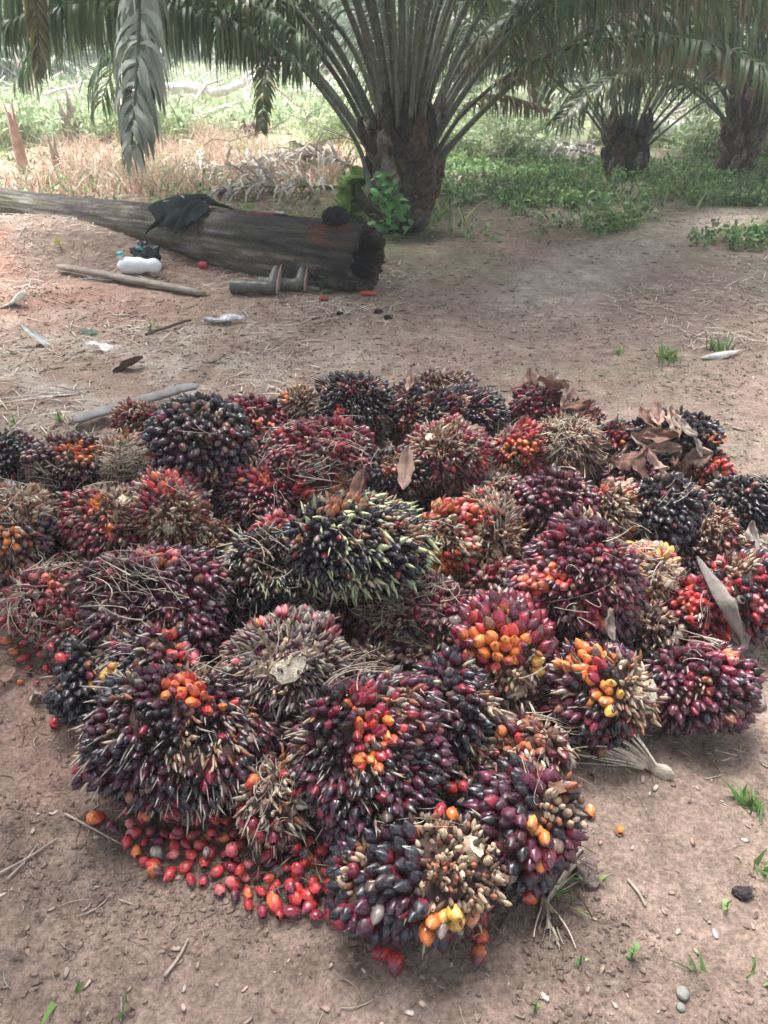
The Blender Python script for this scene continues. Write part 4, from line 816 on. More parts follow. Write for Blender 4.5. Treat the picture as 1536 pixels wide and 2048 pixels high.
def frond(root, P, r0, r1, L=.75, W=.04, n=80, t0=.28, droop=2.2, col=GREEN, tipc=None, pet=PETC, wide=1., name='frond', loc=None, **kw):
    P = np.asarray(P, float); q = len(P); t = np.linspace(0, 1, q); r = r0 + (r1 - r0) * t ** .7; r = r * (1 + 1.0 * wide * np.exp(-t / .035))
    r[-1] *= .3; loc = P[0] if loc is None else loc
    cc = np.array(pet)[None] * (1 - .35 * t[:, None]) + np.array([.10, .13, .05])[None] * .35 * t[:, None]; cc = cc * (.75 + .5 * rng.random())
    g = Geo(); tubes(g, P[None], r[None], cc[None], 7, flat=.62, ref=None)
    # hooked edge spines on the petiole
    ns = 36; ts = np.linspace(.06, t0 * 1.1, ns); k_ = (ts * (q - 1)).astype(int); dirs = nrm(rng.normal(size=(ns, 3)) * [1, .5, .3] + [0, 0, .4]); bp = P[k_]
    rr3 = r[k_]; Pk = bp[:, None] + dirs[:, None] * np.linspace(0, 1, 3)[None, :, None] * (rr3 + .03 + .06 * (ts / t0))[:, None, None]
    tubes(g, Pk, np.tile([.004, .003, .0004], (ns, 1)), np.array(pet) * .6, 3)
    fo = g.build(name, M_pet, root, loc=loc)
    g = Geo(); leaflets(g, P, L, W, n, t0, droop, col, tipc, **kw)
    lo = g.build('leaflets', M_leaf, None, loc=loc); lo.parent = fo; lo.location = (0, 0, 0)
    return fo
def arc(base, az, e0, e1, L, q=46, pw=1.6, sway=0.):
    s = np.linspace(0, 1, q); e = e0 + (e1 - e0) * s ** pw; a = az + sway * s ** 2
    d = np.stack([np.cos(e) * np.sin(a), np.cos(e) * np.cos(a), np.sin(e)], -1) * L / (q - 1)
    return base + np.vstack([np.zeros(3), np.cumsum(d[:-1], 0)])
def trunk(root, base, r0, r1, h, nb, bl, tint=(1, 1, 1), seed=0):
    tint = np.array(tint); D, Qs = sphere_grid(40, 4); m = 22; t = np.linspace(0, 1, m); P = base + np.array([0, 0, 1.]) * (t * h * 1.08 - .06)[:, None]
    a = np.arange(48) * 2 * math.pi / 48; rad = r0 + (r1 - r0) * t; rad[-1] *= .75; g = Geo()
    Rg = rad[:, None] * (.86 + .12 * fbm(np.cos(a)[None] * 2.4, np.sin(a)[None] * 2.4, t[:, None] * h * 5 + seed, 3, 3)); Rg[0] *= 1.1
    V = P[:, None] + np.stack([Rg * np.cos(a), Rg * np.sin(a), np.zeros_like(Rg)], -1); i = np.arange(m - 1)[:, None] * 48; j = np.arange(48)[None]; j2 = (j + 1) % 48
    g.add(V, np.array([.05, .036, .028]) * tint, np.stack([i + j, i + j2, i + 48 + j2, i + 48 + j], -1).reshape(-1, 4))
    k = np.arange(nb); az = k * 2.39996 + rng.normal(size=nb) * .7; hz = h * (k + .5) / nb * .98; q = np.linspace(0, 1, 7)
    rb = r0 + (r1 - r0) * hz / h; lean = R(6) + R(40) * rng.random(nb) ** 3; bl_ = bl * (.7 + .6 * rng.random(nb))
    outv = np.stack([np.cos(az), np.sin(az), 0 * az], -1)
    Pb = base + outv[:, None] * (rb * .9)[:, None, None] + np.array([0, 0, 1.]) * (hz[:, None] + q[None] * bl_[:, None] * np.cos(lean)[:, None])[..., None] + outv[:, None] * (q[None] * bl_[:, None] * np.sin(lean)[:, None] + .055 * np.sin(q * 3.1)[None] * (bl / .25))[..., None]
    wdt = np.array([.5, 1.1, 1.2, 1.0, .8, .66, .5])[None] * (bl * .135) * (.75 + .5 * rng.random((nb, 1)))
    cb = np.array([[.15, .125, .105], [.09, .075, .065], [.22, .19, .165], [.13, .085, .065], [.06, .05, .045]])[rng.integers(0, 5, nb)] * tint * .8
    cb = cb[:, None] * np.array([.6, .9, 1, 1, 1.05, .9, .6])[None, :, None]
    tubes(g, Pb, wdt, cb, 9, ref=np.repeat(outv, 1, 0), flat=1.5, cap=True)
    # hairy fibre
    nf = 1500; az = rng.random(nf) * 6.283; z0 = rng.random(nf) * h; ov = np.stack([np.cos(az), np.sin(az), 0 * az], -1); dd = nrm(ov * .6 + rng.normal(size=(nf, 3)) * .6); q = np.linspace(0, 1, 4)
    Pf = base + ov[:, None] * (r0 + (r1 - r0) * z0 / h)[:, None, None] * .95 + np.array([0, 0, 1.]) * z0[:, None, None] + dd[:, None] * q[None, :, None] * (.08 + .08 * rng.random((nf, 1, 1)))
    tubes(g, Pf, .0022, np.array([.10, .08, .06]) * tint, 3)
    return g.build('trunk', M_bark, root, loc=base)
def palm(base, h, r0, r1, nf, L, label, nb=60, bl=.26, seed=0, col=GREEN, el=(88, 40), LL=.75, LW=.042, nl=70, skipaz=None, tint=(1, 1, 1), pr=.028, el1=(-25, -60), t0=.28, front=False, droop=2.2, m=7):
    root = empty('oil_palm', base); tag(root, label, 'palm', 'oil palms'); trunk(root, base, r0, r1, h, nb, bl, tint)
    for k in range(nf):
        u = (k + .5) / nf; az = k * 2.39996 + rng.normal() * .12 + seed
        if skipaz and skipaz(az % 6.283, u): continue
        e0 = R(el[0] + (el[1] - el[0]) * (1 - u) ** .8 + rng.normal() * 3); ov = np.array([math.sin(az), math.cos(az), 0])
        z0 = h * (.45 + .6 * u); b0 = base + ov * (r1 * (.88 - .55 * u)) + np.array([0, 0, z0])
        e1 = R(el1[0] * u + el1[1] * (1 - u) + rng.normal() * 6) if u < .85 else R(30)
        if front and R(112) < az % 6.283 < R(250): e0 = max(e0, R(80)); e1 = R(-5)
        P = arc(b0, az, e0, e1, L * (.85 + .2 * rng.random()), pw=1.35 + .5 * u, sway=rng.normal() * .12)
        frond(root, P, pr * (.9 + .3 * rng.random()), pr * .22, LL, LW, nl, t0, droop, col, m=m)
    return root
mb = gat(803, 463)
MP = palm(mb, .72, .13, .15, 40, 4.8, 'large oil palm behind the log, its dark trunk wrapped in old frond bases', nb=110, bl=.40, seed=.6, el=(89, 52), LL=.85, LW=.030, nl=100, pr=.036,
          front=True, t0=.37)
# fronds of the big palm that show individually: (px, py, depth) points
dm = depth_of(mb)
def pf(pts, n=50): return catmull([dep(*p) for p in pts], n)
def xf(pts, **k): return frond(MP, pf(pts), **k)
xf([(862, 330, dm - .3), (915, 240, dm - .5), (1010, 155, dm - .9), (1140, 95, dm - 1.3), (1290, 72, dm - 1.7), (1430, 92, dm - 2.0), (1545, 150, dm - 2.2), (1620, 260, dm - 2.3)], r0=.024, r1=.008, L=.42, W=.027, n=95, t0=.26, droop=2.4, pet=(.12, .10, .07), tipc=(.2, .14, .08), vup=.1)
xf([(850, 330, dm - .2), (905, 180, dm - .3), (985, 80, dm - .6), (1110, 15, dm - 1.1), (1300, -35, dm - 1.5), (1500, -20, dm - 1.9), (1660, 60, dm - 2)], r0=.03, r1=.009, L=.50, W=.028, n=105, t0=.25, droop=2.8, pet=(.15, .13, .10), tipc=(.22, .15, .1), vup=.15)
xf([(860, 290, dm), (930, 140, dm), (1040, 20, dm - .3), (1200, -60, dm - .8), (1400, -80, dm - 1.2), (1600, -30, dm - 1.5)], r0=.034, r1=.01, L=.55, W=.03, n=110, t0=.3, droop=3.0)
xf([(745, 385, dm - .3), (715, 290, dm - .4), (650, 190, dm - .6), (575, 110, dm - .8), (450, 40, dm - 1.1), (300, 5, dm - 1.4), (120, 10, dm - 1.7), (-60, 70, dm - 1.8)], r0=.026, r1=.008, L=.55, W=.027, n=110, t0=.38, droop=3.4, vup=.0)
xf([(760, 370, dm - .2), (720, 240, dm - .2), (640, 110, dm - .5), (520, 20, dm - .8), (350, -40, dm - 1.2), (150, -50, dm - 1.6), (-80, 0, dm - 1.8)], r0=.034, r1=.01, L=.80, W=.029, n=120, t0=.33, droop=3.4, vup=.0)
xf([(775, 340, dm), (745, 190, dm), (680, 60, dm), (560, -40, dm - .3), (380, -90, dm - .6), (180, -90, dm - .9), (-60, -50, dm - 1.1)], r0=.034, r1=.01, L=.9, W=.03, n=120, t0=.33, droop=3.4, vup=.0)
xf([(760, 300, dm + .3), (700, 150, dm + .5), (620, 20, dm + .6), (560, -60, dm + .3), (540, 20, dm - .6), (532, 130, dm - 1.0), (522, 262, dm - 1.2)], r0=.026, r1=.006, L=.26, W=.026, n=95, t0=.40, droop=.8, col=(.10, .12, .05), vup=.0, fwd=.8, jit=.06, roll=np.array([1., .1, 0]))
xf([(885, 350, dm - .1), (905, 250, dm + .3), (950, 200, dm + .6), (1010, 192, dm + .8), (1090, 215, dm + .9)], r0=.016, r1=.006, L=.34, W=.03, n=30, t0=.42, droop=3.5, col=(.15, .12, .07), vup=.0)
# drooping stump of an old frond base on its right side, climbing plant on its front
g = Geo(); q0 = dep(866, 395, dm - .28); q1 = dep(892, 288, dm - .3); tubes(g, (q0 + (q1 - q0) * np.linspace(0, 1, 9)[:, None])[None], np.array([.05, .06, .055, .05, .045, .04, .032, .022, .003])[None], (.13, .085, .06), 9, flat=.5, ref=np.array([1., -.6, 0])); g.build('broken_frond_base', M_bark, MP, loc=mb)

# overhanging palm to the left of and behind the camera (its trunk is out of the frame), one frond hangs in view
ob = np.array([-2.9, .2, 0.]); OP = empty('oil_palm', ob); tag(OP, 'overhanging palm left of the frame, one pale withered frond tip in view', 'palm', 'oil palms')
trunk(OP, ob, .34, .3, 1.6, 60, .28)
for k in range(22):
    az = k * 2.39996; u = (k + .5) / 22; ov = np.array([math.sin(az), math.cos(az), 0]); tow = ov[0] > .0 and ov[1] > .3
    P = arc(ob + ov * .2 + [0, 0, 1.2 + .6 * u], az, R(60 + 25 * u), R(-30 + 30 * u), 4.2, pw=1.5)
    pz = P[P[:, 2] < 2.6]
    if tow and np.any((P[:, 1] > .8) & (P[:, 2] < 2.6 + .25 * P[:, 1]) & (P[:, 0] > -2.4)): continue
    frond(OP, P, .034, .008, .8, .045, 60, .28, 2.2, GREEN)
P = catmull([ob + [.2, .15, 1.7], ob + [.6, .9, 2.9], dep(230, -260, 2.6), dep(265, -160, 3.4), dep(283, -60, 3.7), dep(278, 60, 3.75), dep(272, 170, 3.75), dep(262, 300, 3.75)], 60)
frond(OP, P, .03, .009, .36, .034, 80, .5, 5., (.36, .40, .34), tipc=(.16, .17, .11), vup=0, fwd=.75, jit=.34, name='frond', roll=np.array([1., .1, 0]))
P = catmull([ob + [.1, .2, 1.8], ob + [.1, 1.4, 3.0], dep(-60, -260, 3.8), dep(40, -120, 4.6), dep(72, 20, 4.8), dep(78, 150, 4.9)], 50)
frond(OP, P, .028, .007, .17, .022, 60, .6, 1.5, (.16, .16, .08), vup=0, fwd=.8, jit=.08, roll=np.array([1., .1, 0]))
# second palm on the right
b2 = gat(1243, 358)
palm(b2, .55, .15, .18, 30, 4.0, 'shorter oil palm with a bushy dark trunk, right of the large one across the path', nb=70, bl=.3, seed=1.1, el=(88, 44), LL=.75, LW=.03, nl=85, pr=.020, t0=.45, el1=(-10, -30), col=(.075, .11, .055), skipaz=lambda a_, u: u < .35 and R(140) < a_ < R(220))
b3 = gat(1465, 352)
palm(b3, 1.1, .19, .21, 26, 4.0, 'oil palm with a pale slender trunk and hanging fronds near the right border', nb=46, bl=.24, seed=2.0, el=(85, 32), el1=(-15, -45), LL=.7, LW=.03, nl=85, pr=.022, col=(.075, .105, .05), tint=(1.6, 1.5, 1.4))
b4 = gat(1555, 300); palm(b4, 1.4, .22, .25, 18, 4.2, 'oil palm with a leaning pale trunk cut by the right border', nb=40, bl=.2, seed=.3, el=(85, 30), nl=50, col=(.09, .13, .06), tint=(2, 1.8, 1.6))
b5 = gat(1076, 262); palm(b5, 1.6, .2, .24, 20, 4.2, 'distant oil palm with a straight pale trunk, seen between the two dark ones', nb=40, bl=.2, seed=.9, el=(85, 25), nl=50, col=(.10, .14, .07), tint=(2, 1.8, 1.6), m=5)
for k, (x, y, lab) in enumerate([(125, 168, 'hazy blue-green oil palm far off at the left'), (-150, 200, 'far oil palm beyond the left border'), (930, 190, 'far oil palm right behind the crown of the large one'), (1250, 205, 'far oil palm straight behind the short bushy one'), (1420, 215, 'far oil palm behind the slender right-hand one'), (640, 150, 'far oil palm behind the white branches'), (1650, 230, 'far oil palm beyond the right border'), (1130, 165, 'most distant oil palm on the right')]):
    palm(gat(x, y), 1.1 if k else .4, .4, .42, 20, 5., lab, nb=24, bl=.3, seed=k * .7, el=(86, 20), nl=36, LW=.075, col=(.08, .13, .09) if k == 0 else (.09, .14, .07), m=5)

# ---------------------------------------------------------------- plants
def plant_pts(n, poly_world):
    pass
def herbs(g, P, h, nl, lw, col, spread=.5, m=4, upright=.4):
    """leafy herbs: P (k,3)"""
    k = len(P); n = k * nl; b_ = np.repeat(P, nl, 0); hh = np.repeat(h if hasattr(h, '__len__') else np.full(k, h), nl)
    az = rng.random(n) * 6.283; el = R(10) + R(75) * rng.random(n) ** (1 / (upright + .6)); st = b_ + np.stack([rng.normal(size=n) * spread * hh * .35, rng.normal(size=n) * spread * hh * .35, hh * rng.random(n) * .75], -1)
    d = np.stack([np.cos(el) * np.cos(az), np.cos(el) * np.sin(az), np.sin(el)], -1); L = hh * (.25 + .25 * rng.random(n)); t = np.linspace(0, 1, m)
    PP = st[:, None] + d[:, None] * (t[None] * L[:, None])[..., None] - np.array([0, 0, 1.]) * ((t ** 2)[None] * L[:, None] * .35)[..., None]
    wd = np.sin(math.pi * np.clip(t * .9 + .08, 0, 1)); rr_ = lw * (.6 + .7 * rng.random((n, 1))) * wd[None] * (np.clip(L, 0, .2) / .1)[:, None]
    c = np.array(col)[rng.integers(0, len(col), n)] * (.6 + .7 * rng.random((n, 1))); tubes(g, PP, rr_, c, 2, ref=nrm(np.cross(d, [0, 0, 1.]) + rng.normal(size=(n, 3)) * .3))
def blades(g, P, h, w_, col, lean=.35, m=4, droop=.5):
    k = len(P); az = rng.random(k) * 6.283; ln = np.abs(rng.normal(size=k)) * lean; d = nrm(np.stack([np.cos(az) * ln, np.sin(az) * ln, np.ones(k)], -1)); L = h * (.5 + .8 * rng.random(k)); t = np.linspace(0, 1, m)
    PP = P[:, None] + d[:, None] * (t[None] * L[:, None])[..., None] + (np.stack([np.cos(az), np.sin(az), -np.ones(k) * .6], -1))[:, None] * ((t ** 2.2)[None] * L[:, None] * droop * (rng.random(k) * .9)[:, None])[..., None]
    c = np.array(col)[rng.integers(0, len(col), k)] * (.6 + .7 * rng.random((k, 1))); tubes(g, PP, (w_ * (.6 + .8 * rng.random((k, 1)))) * np.linspace(1, .08, m)[None], c, 2, ref=rng.normal(size=(k, 3)))
def onground(x, y, dz=0.): return np.stack([x, y, hgt(x, y) + dz], -1)
def field(n, y0, y1, f, spread=.62, pw=1.):
    """points inside the view wedge between distances y0..y1, kept where f(x,y) > random"""
    y = y0 + (y1 - y0) * rng.random(n) ** pw; x = (rng.random(n) * 2 - 1) * y * spread; kp = f(x, y) > rng.random(n); return x[kp], y[kp]
nz_ = lambda x, y, s, sc_: fbm(x * sc_, y * sc_, 0, s, 3)
def pathmask(x, y):
    d = np.full(np.shape(x), 9.)
    for a_, b_ in zip(PATH[:-1], PATH[1:]):
        ab = (b_ - a_)[:2]; t = np.clip(((x - a_[0]) * ab[0] + (y - a_[1]) * ab[1]) / (ab ** 2).sum(), 0, 1); d = np.minimum(d, np.hypot(x - a_[0] - t * ab[0], y - a_[1] - t * ab[1]))
    return d
GRS = [(.16, .24, .07), (.11, .19, .06), (.22, .28, .09), (.10, .17, .08)]
# dry reddish grass beyond the log
x, y = field(26000, 8.4, 15.5, lambda x, y: (x < -.02 * y - .3) * sst(-.12, .32, nz_(x, y, 81, .9) + .1 * (y < 11)) * .9)
g = Geo(); blades(g, onground(x, y), .34, .009, [(.66, .44, .37), (.72, .55, .46), (.56, .36, .30), (.72, .64, .54), (.54, .46, .36), (.40, .46, .24)], lean=.35, droop=.8); tag(g.build('dry_grass', M_dry), kind='stuff')
# straw-coloured litter near and beyond the log
x, y = field(36000, 3.1, 13, lambda x, y: (sst(-.2, .35, nz_(x, y, 85, 1.2)) * (x < .2) * sst(5, 6, y - .2 * x) + .55 * sst(-.25, .25, nz_(x, y, 87, 1.8)) * (x < -.35) * (y > 3.1) * (y < 5.6) + .25 * (y > 7.5) + 1.0 * (np.abs((y - 5.35) + (x + .1) * .655) < .75) * (x < 0.1) + .8 * sst(-.2, .2, nz_(x, y, 86, 1.5)) * (x > 1.3) * (y < 6.5) * (y > 4.2)) * (pathmask(x, y) > .35))
g = Geo(); P = onground(x, y, .008); k = len(P); az = rng.random(k) * 6.283; L = (.05 + .16 * rng.random(k) ** 2)[:, None]; t = np.linspace(-.5, .5, 4)
d = np.stack([np.cos(az), np.sin(az), rng.normal(size=k) * .07], -1); PP = P[:, None] + d[:, None] * (t[None] * L)[..., None] + np.array([0, 0, 1.]) * (.007 * rng.random((k, 1)) * (1 - 4 * t[None] ** 2))[..., None]
tubes(g, PP, .0030 * (.3 + rng.random((k, 1))) * np.array([.5, 1, 1, .3])[None], np.array([(.46, .38, .30), (.36, .28, .22), (.58, .51, .43), (.26, .19, .15), (.48, .40, .33)])[rng.integers(0, 5, k)], 2, ref=np.stack([-np.sin(az), np.cos(az), .25 + 0 * az], -1)); tag(g.build('leaf_litter', M_dry), kind='stuff')
# green grass
x, y = field(30000, 7.2, 34, lambda x, y: (sst(-.15, .3, nz_(x, y, 91, .8)) * (sst(7.2, 8.5, y) * (x > -.05 * y) * .9 + .25 * (x <= -.05 * y) * (y > 8.6) + sst(12, 15, y) * .8)) * (pathmask(x, y) > .4), pw=1.4)
g = Geo(); blades(g, onground(x, y), .26, .010, GRS + [(.32, .36, .14), (.36, .44, .18)], lean=.5, droop=.7); tag(g.build('grass', M_weed), kind='stuff')
x, y = field(3600, 13, 36, lambda x, y: sst(-.2, .3, nz_(x, y, 95, .5)), pw=1.5)
g = Geo(); herbs(g, onground(x, y), .5 * (.5 + rng.random(len(x))), 44, .010, [(.36, .46, .24), (.45, .52, .3), (.26, .38, .18), (.52, .56, .36)]); tag(g.build('undergrowth', M_weed), kind='stuff')
# leafy weeds on the right, round the palms
x, y = field(8000, 6.6, 12.5, lambda x, y: (sst(-.42, .1, nz_(x, y, 97, 1.1) + .12 * (x > 1.4)) * ((x > .35) * sst(6.9, 7.9, y + .32 * x) + .0) + .10 * (x < -.3) * (y > 7.6)) * (pathmask(x, y) > .36))
g = Geo(); herbs(g, onground(x, y), .07 + .15 * rng.random(len(x)), 14, .022, [(.14, .25, .08), (.20, .33, .11), (.11, .20, .09), (.26, .38, .14)]); tag(g.build('ground_cover', M_weed), kind='stuff')
# tiny weeds and moss specks on the clearing
x, y = field(2600, 1.1, 6.8, lambda x, y: sst(.05, .45, nz_(x, y, 99, 1.3)) * (.25 + .5 * (x > .6) + .6 * (x < -.9) * (y > 2.5)) * (pathmask(x, y) > .3), pw=1.)
inside = ((x / 1.6) ** 2 + ((y - 2.05) / 1.35) ** 2) > 1
g = Geo(); herbs(g, onground(x[inside], y[inside]), .022, 5, .012, [(.18, .28, .12), (.24, .32, .16), (.14, .22, .10)]); tag(g.build('seedlings', M_weed), kind='stuff')
# small plants that can be told apart
def weed(px, py, h, kind, label, col=((.15, .28, .08), (.20, .34, .10)), nl=10, lw=.02, cat='plant'):
    p = gat(px, py); root = tag(empty('weed_plant' if kind != 'grass' else 'grass_tuft', p), label, cat); g = Geo()
    if kind == 'grass': blades(g, p + rng.normal(size=(nl, 3)) * [h * .25, h * .25, 0], h * .85, min(lw * .22, .0045) + h * .012, list(col), lean=.5, m=5); g.build('blades', M_weed, root, loc=p)
    else:
        st = Geo(); P = p + np.array([0, 0, 1.]) * np.linspace(0, h * .8, 5)[:, None]; tubes(st, P[None], np.linspace(.003, .0012, 5)[None] * (1 + h), (.12, .2, .06), 4); st.build('stem', M_weed, root, loc=p)
        herbs(g, p[None], h, nl, lw, list(col), spread=.35, m=6); g.build('leaves', M_weed, root, loc=p)
    return root
weed(1262, 1918, .04, 'h', 'four-leaved green seedling on bare soil below the heap at the right', nl=6, lw=.03); weed(1452, 1818, .035, 'h', 'small seedling at the lower right, above the white stone', nl=5, lw=.03); weed(1070, 2022, .03, 'h', 'tiny seedling at the bottom edge right of the middle', nl=5, lw=.03); weed(1160, 1925, .03, 'h', 'tiny three-leaved seedling left of the four-leaved one', nl=4, lw=.03)
weed(1135, 1800, .07, 'grass', 'bright green grass sprout beside the small fibre hank', nl=5, lw=.03, cat='grass tuft'); weed(1175, 1770, .06, 'grass', 'green and yellow grass sprout against the brown stone', nl=5, lw=.03, cat='grass tuft'); weed(1495, 1615, .08, 'grass', 'loose green grass tuft on the right below the plum bunch', nl=22, lw=.02, cat='grass tuft')
weed(1520, 1745, .06, 'grass', 'pale grass tuft at the right border, lower half', nl=12, lw=.02, cat='grass tuft'); weed(1390, 1940, .06, 'grass', 'thin upright grass sprout above the white stone', nl=3, lw=.025, cat='grass tuft'); weed(1530, 1970, .07, 'grass', 'grass sprout in the bottom right corner', nl=4, lw=.03, cat='grass tuft'); weed(260, 2020, .05, 'grass', 'green grass sprout at the bottom edge left of the middle', nl=4, lw=.03, cat='grass tuft'); weed(130, 2005, .06, 'grass', 'flattened grass blade in the bottom left corner', nl=3, lw=.03, cat='grass tuft')
weed(1275, 1510, .05, 'grass', 'small green weed under the trailing straw hank', nl=10, lw=.03, cat='grass tuft'); weed(1335, 722, .12, 'grass', 'green grass tuft on the bare ground left of the pale husk', nl=50, lw=.02, cat='grass tuft'); weed(1435, 700, .11, 'grass', 'green grass tuft behind the pale husk', nl=34, lw=.02, cat='grass tuft'); weed(1235, 708, .07, 'grass', 'low grass tuft farthest left of the three near the pale husk', nl=20, lw=.02, cat='grass tuft')
weed(655, 580, .18, 'h', 'dark green leafy shoot in front of the log beside the boots', nl=26, lw=.03, col=((.06, .13, .05), (.10, .18, .06))); weed(590, 425, .28, 'grass', 'tuft of upright bright blades right behind the log', nl=9, lw=.03, col=((.25, .38, .10), (.3, .42, .12)), cat='grass tuft'); weed(492, 415, .24, 'h', 'bright broad-leaved weed behind the log near the jacket', nl=16, lw=.05); weed(705, 420, .5, 'h', 'light green fern-like weed at the left foot of the large palm', nl=60, lw=.05, col=((.28, .40, .14), (.2, .32, .1))); weed(690, 400, .3, 'h', 'yellow-green broad-leaved weed left of the large palm', nl=14, lw=.07, col=((.3, .42, .12), (.24, .36, .12)))
weed(115, 468, .1, 'h', 'yellow-green two-leaved sprout on the red mound', nl=6, lw=.05, col=((.4, .45, .08), (.35, .42, .1))); weed(302, 660, .09, 'h', 'single yellow-green sprout by the dark crooked stick', nl=6, lw=.05, col=((.4, .5, .12),)); weed(120, 845, .09, 'h', 'pale green sprout behind the left rim of the heap', nl=8, lw=.03); weed(30, 850, .07, 'h', 'low sprout near the left border behind the heap', nl=9, lw=.03)
# climbing plant on the big palm
cp = mb + np.array([-.12, -.40, .0]); root = tag(empty('climbing_plant', cp), 'green creeper climbing the front of the large palm trunk', 'creeper'); P = cp + np.stack([.05 * np.sin(np.linspace(0, 5, 14)), -.03 + 0 * np.linspace(0, 1, 14), np.linspace(0, .42, 14)], -1)
g = Geo(); tubes(g, P[None], np.full((1, 14), .005), (.12, .16, .06), 5); g.build('stem', M_weed, root, loc=cp); g = Geo(); herbs(g, P[1:], .22, 10, .045, [(.12, .30, .10), (.18, .38, .13)], spread=.9); g.build('leaves', M_weed, root, loc=cp)

# dead fronds lying on the ground
def dead_frond(p0, p1, label, L=.5, col=(.34, .32, .29), h=.12):
    a_, b_ = np.asarray(p0), np.asarray(p1); t = np.linspace(0, 1, 40)[:, None]; P = a_ * (1 - t) + b_ * t; P[:, 2] = hgt(P[:, 0], P[:, 1]) + .03 + h * np.sin(t[:, 0] * 3) ; root = tag(empty('dead_frond', P[0]), label, 'dead frond', 'dead fronds on the ground')
    g = Geo(); tubes(g, P[None], np.linspace(.03, .008, 40)[None], (.26, .23, .2), 6, flat=.6); g.build('rachis', M_wood, root, loc=P[0])
    g = Geo(); leaflets(g, P, L, .032, 60, .15, 1.2, col, vup=.3, jit=.45, miss=.15); g.build('leaflets', M_dry, root, loc=P[0])
dead_frond(gat(385, 372), gat(640, 352), 'grey dead frond behind the log, its stem pointing left', h=.15); dead_frond(gat(740, 362), gat(520, 350), 'grey dead frond heaped at the left of the large palm', h=.2); dead_frond(gat(700, 385), gat(430, 392), 'low grey dead frond just behind the jacket', h=.06)
dead_frond(gat(1215, 322), gat(1010, 318), 'silvery dead frond left of the short bushy palm', col=(.46, .47, .44)); dead_frond(gat(1190, 300), gat(960, 285), 'silvery dead frond farthest back left of the short bushy palm', col=(.5, .52, .48)); dead_frond(gat(900, 355), gat(1020, 388), 'thin brown dead frond on the weeds right of the large palm', L=.3, col=(.3, .24, .19), h=.03)
dead_frond(gat(330, 345), gat(480, 378), 'bleached dead frond in the reddish grass behind the log', col=(.5, .44, .38), h=.1)
# felled branches and logs in the field
def branch(pts, r0, r1, label, col=(.62, .56, .50), name='fallen_branch', cat='branch', forks=3, group='bleached branches in the field'):
    P = catmull(pts, 26); P = P + .03 * r0 / .05 * np.stack([fbm(np.linspace(0, 6, 26), 1 + pts[0][0], 0, q) for q in (1, 2, 3)], -1); root = Geo(); tubes(root, P[None], np.linspace(r0, r1, 26)[None], np.array(col), 8, cap=True)
    for k in range(forks):
        i_ = rng.integers(6, 22); d = nrm(nrm(P[-1] - P[0]) + rng.normal(size=3) * .8 + [0, 0, .5]); L = .8 + rng.random() * 1.2; q = P[i_] + d * np.linspace(0, L, 10)[:, None] + .08 * np.cumsum(rng.normal(size=(10, 3)), 0) * .5; tubes(root, q[None], np.linspace(r0 * .45, .01, 10)[None], np.array(col), 5)
    return tag(root.build(name, M_wood), label, cat, group)
G = lambda x, y, z=.1: gat(x, y) + [0, 0, z]
branch([G(300, 235, .5), G(380, 235, .55), G(450, 240, .5), G(520, 225, .7), G(590, 200, 1.)], .13, .05, 'long horizontal bleached branch seen right of the hanging withered frond')
branch([G(140, 262, .2), G(230, 250, .3), G(330, 225, .6)], .11, .05, 'bleached branch left of the hanging withered frond')
branch([G(315, 240, .4), G(335, 222, .9), G(345, 218, 1.7)], .09, .03, 'forked bleached branch pointing up right of the hanging withered frond', forks=1)
branch([G(330, 262, .2), G(420, 250, .3), G(540, 236, .5)], .08, .03, 'thin bleached branch below the long horizontal one')
branch([G(590, 215, .3), G(680, 205, .5), G(760, 215, .3)], .08, .03, 'bleached branch behind the left petioles of the large palm')
branch([G(640, 190, .3), G(700, 180, .7), G(750, 160, .8)], .09, .04, 'far bleached branch above the one behind the palm petioles')
branch([G(20, 240, .2), G(90, 235, .4), G(160, 228, .5)], .08, .03, 'bleached branch in the green field at the far left')
branch([gat(1270, 245) + [0, 0, .2], gat(1320, 275) + [0, 0, .2], gat(1365, 292) + [0, 0, .2]], .13, .16, 'white sawn log lying behind the short bushy palm', (.72, .68, .64), 'sawn_log', 'log', 0, None)
branch([G(1000, 255, .1), G(1060, 248, .3), G(1160, 262, .2)], .07, .03, 'bleached branch under the distant straight-trunked palm')
branch([gat(900, 410), gat(950, 400) + [0, 0, .05], gat(1000, 395)], .02, .012, 'thin pale stick among the weeds right of the large palm', (.5, .47, .42), 'stick', 'stick', 0, None)
branch([gat(1290, 385) + [0, 0, .03], gat(1400, 380) + [0, 0, .06], gat(1530, 388) + [0, 0, .05]], .018, .01, 'thin grey stick lying across the weeds at the right', (.4, .37, .33), 'stick', 'stick', 1, None)
branch([gat(735, 345) + [0, 0, .3], gat(640, 330) + [0, 0, .45], gat(545, 300) + [0, 0, .6]], .012, .004, 'bare dark twig leaning left of the large palm', (.16, .12, .10), 'twig', 'twig', 4, None)
n = 500; x, y = field(n * 6, 17, 34, lambda x, y: sst(.0, .3, nz_(x, y, 77, .35) + .25 * (np.abs(x + 3) < 5)), pw=1.3); P = onground(x, y, .25); k = len(P); d = nrm(rng.normal(size=(k, 3)) * [1, 1, .45]); L = .8 + 2.2 * rng.random((k, 1)) ** 2; t = np.linspace(-.5, .5, 6)
PP = P[:, None] + d[:, None] * (t[None] * L)[..., None] + .05 * rng.normal(size=(k, 6, 3)); g = Geo(); tubes(g, PP, .022 * (.4 + rng.random((k, 1))) * np.linspace(1, .4, 6)[None], np.array([(.62, .58, .52), (.5, .45, .4), (.7, .66, .6)])[rng.integers(0, 3, k)], 4); tag(g.build('brushwood', M_wood), kind='stuff')
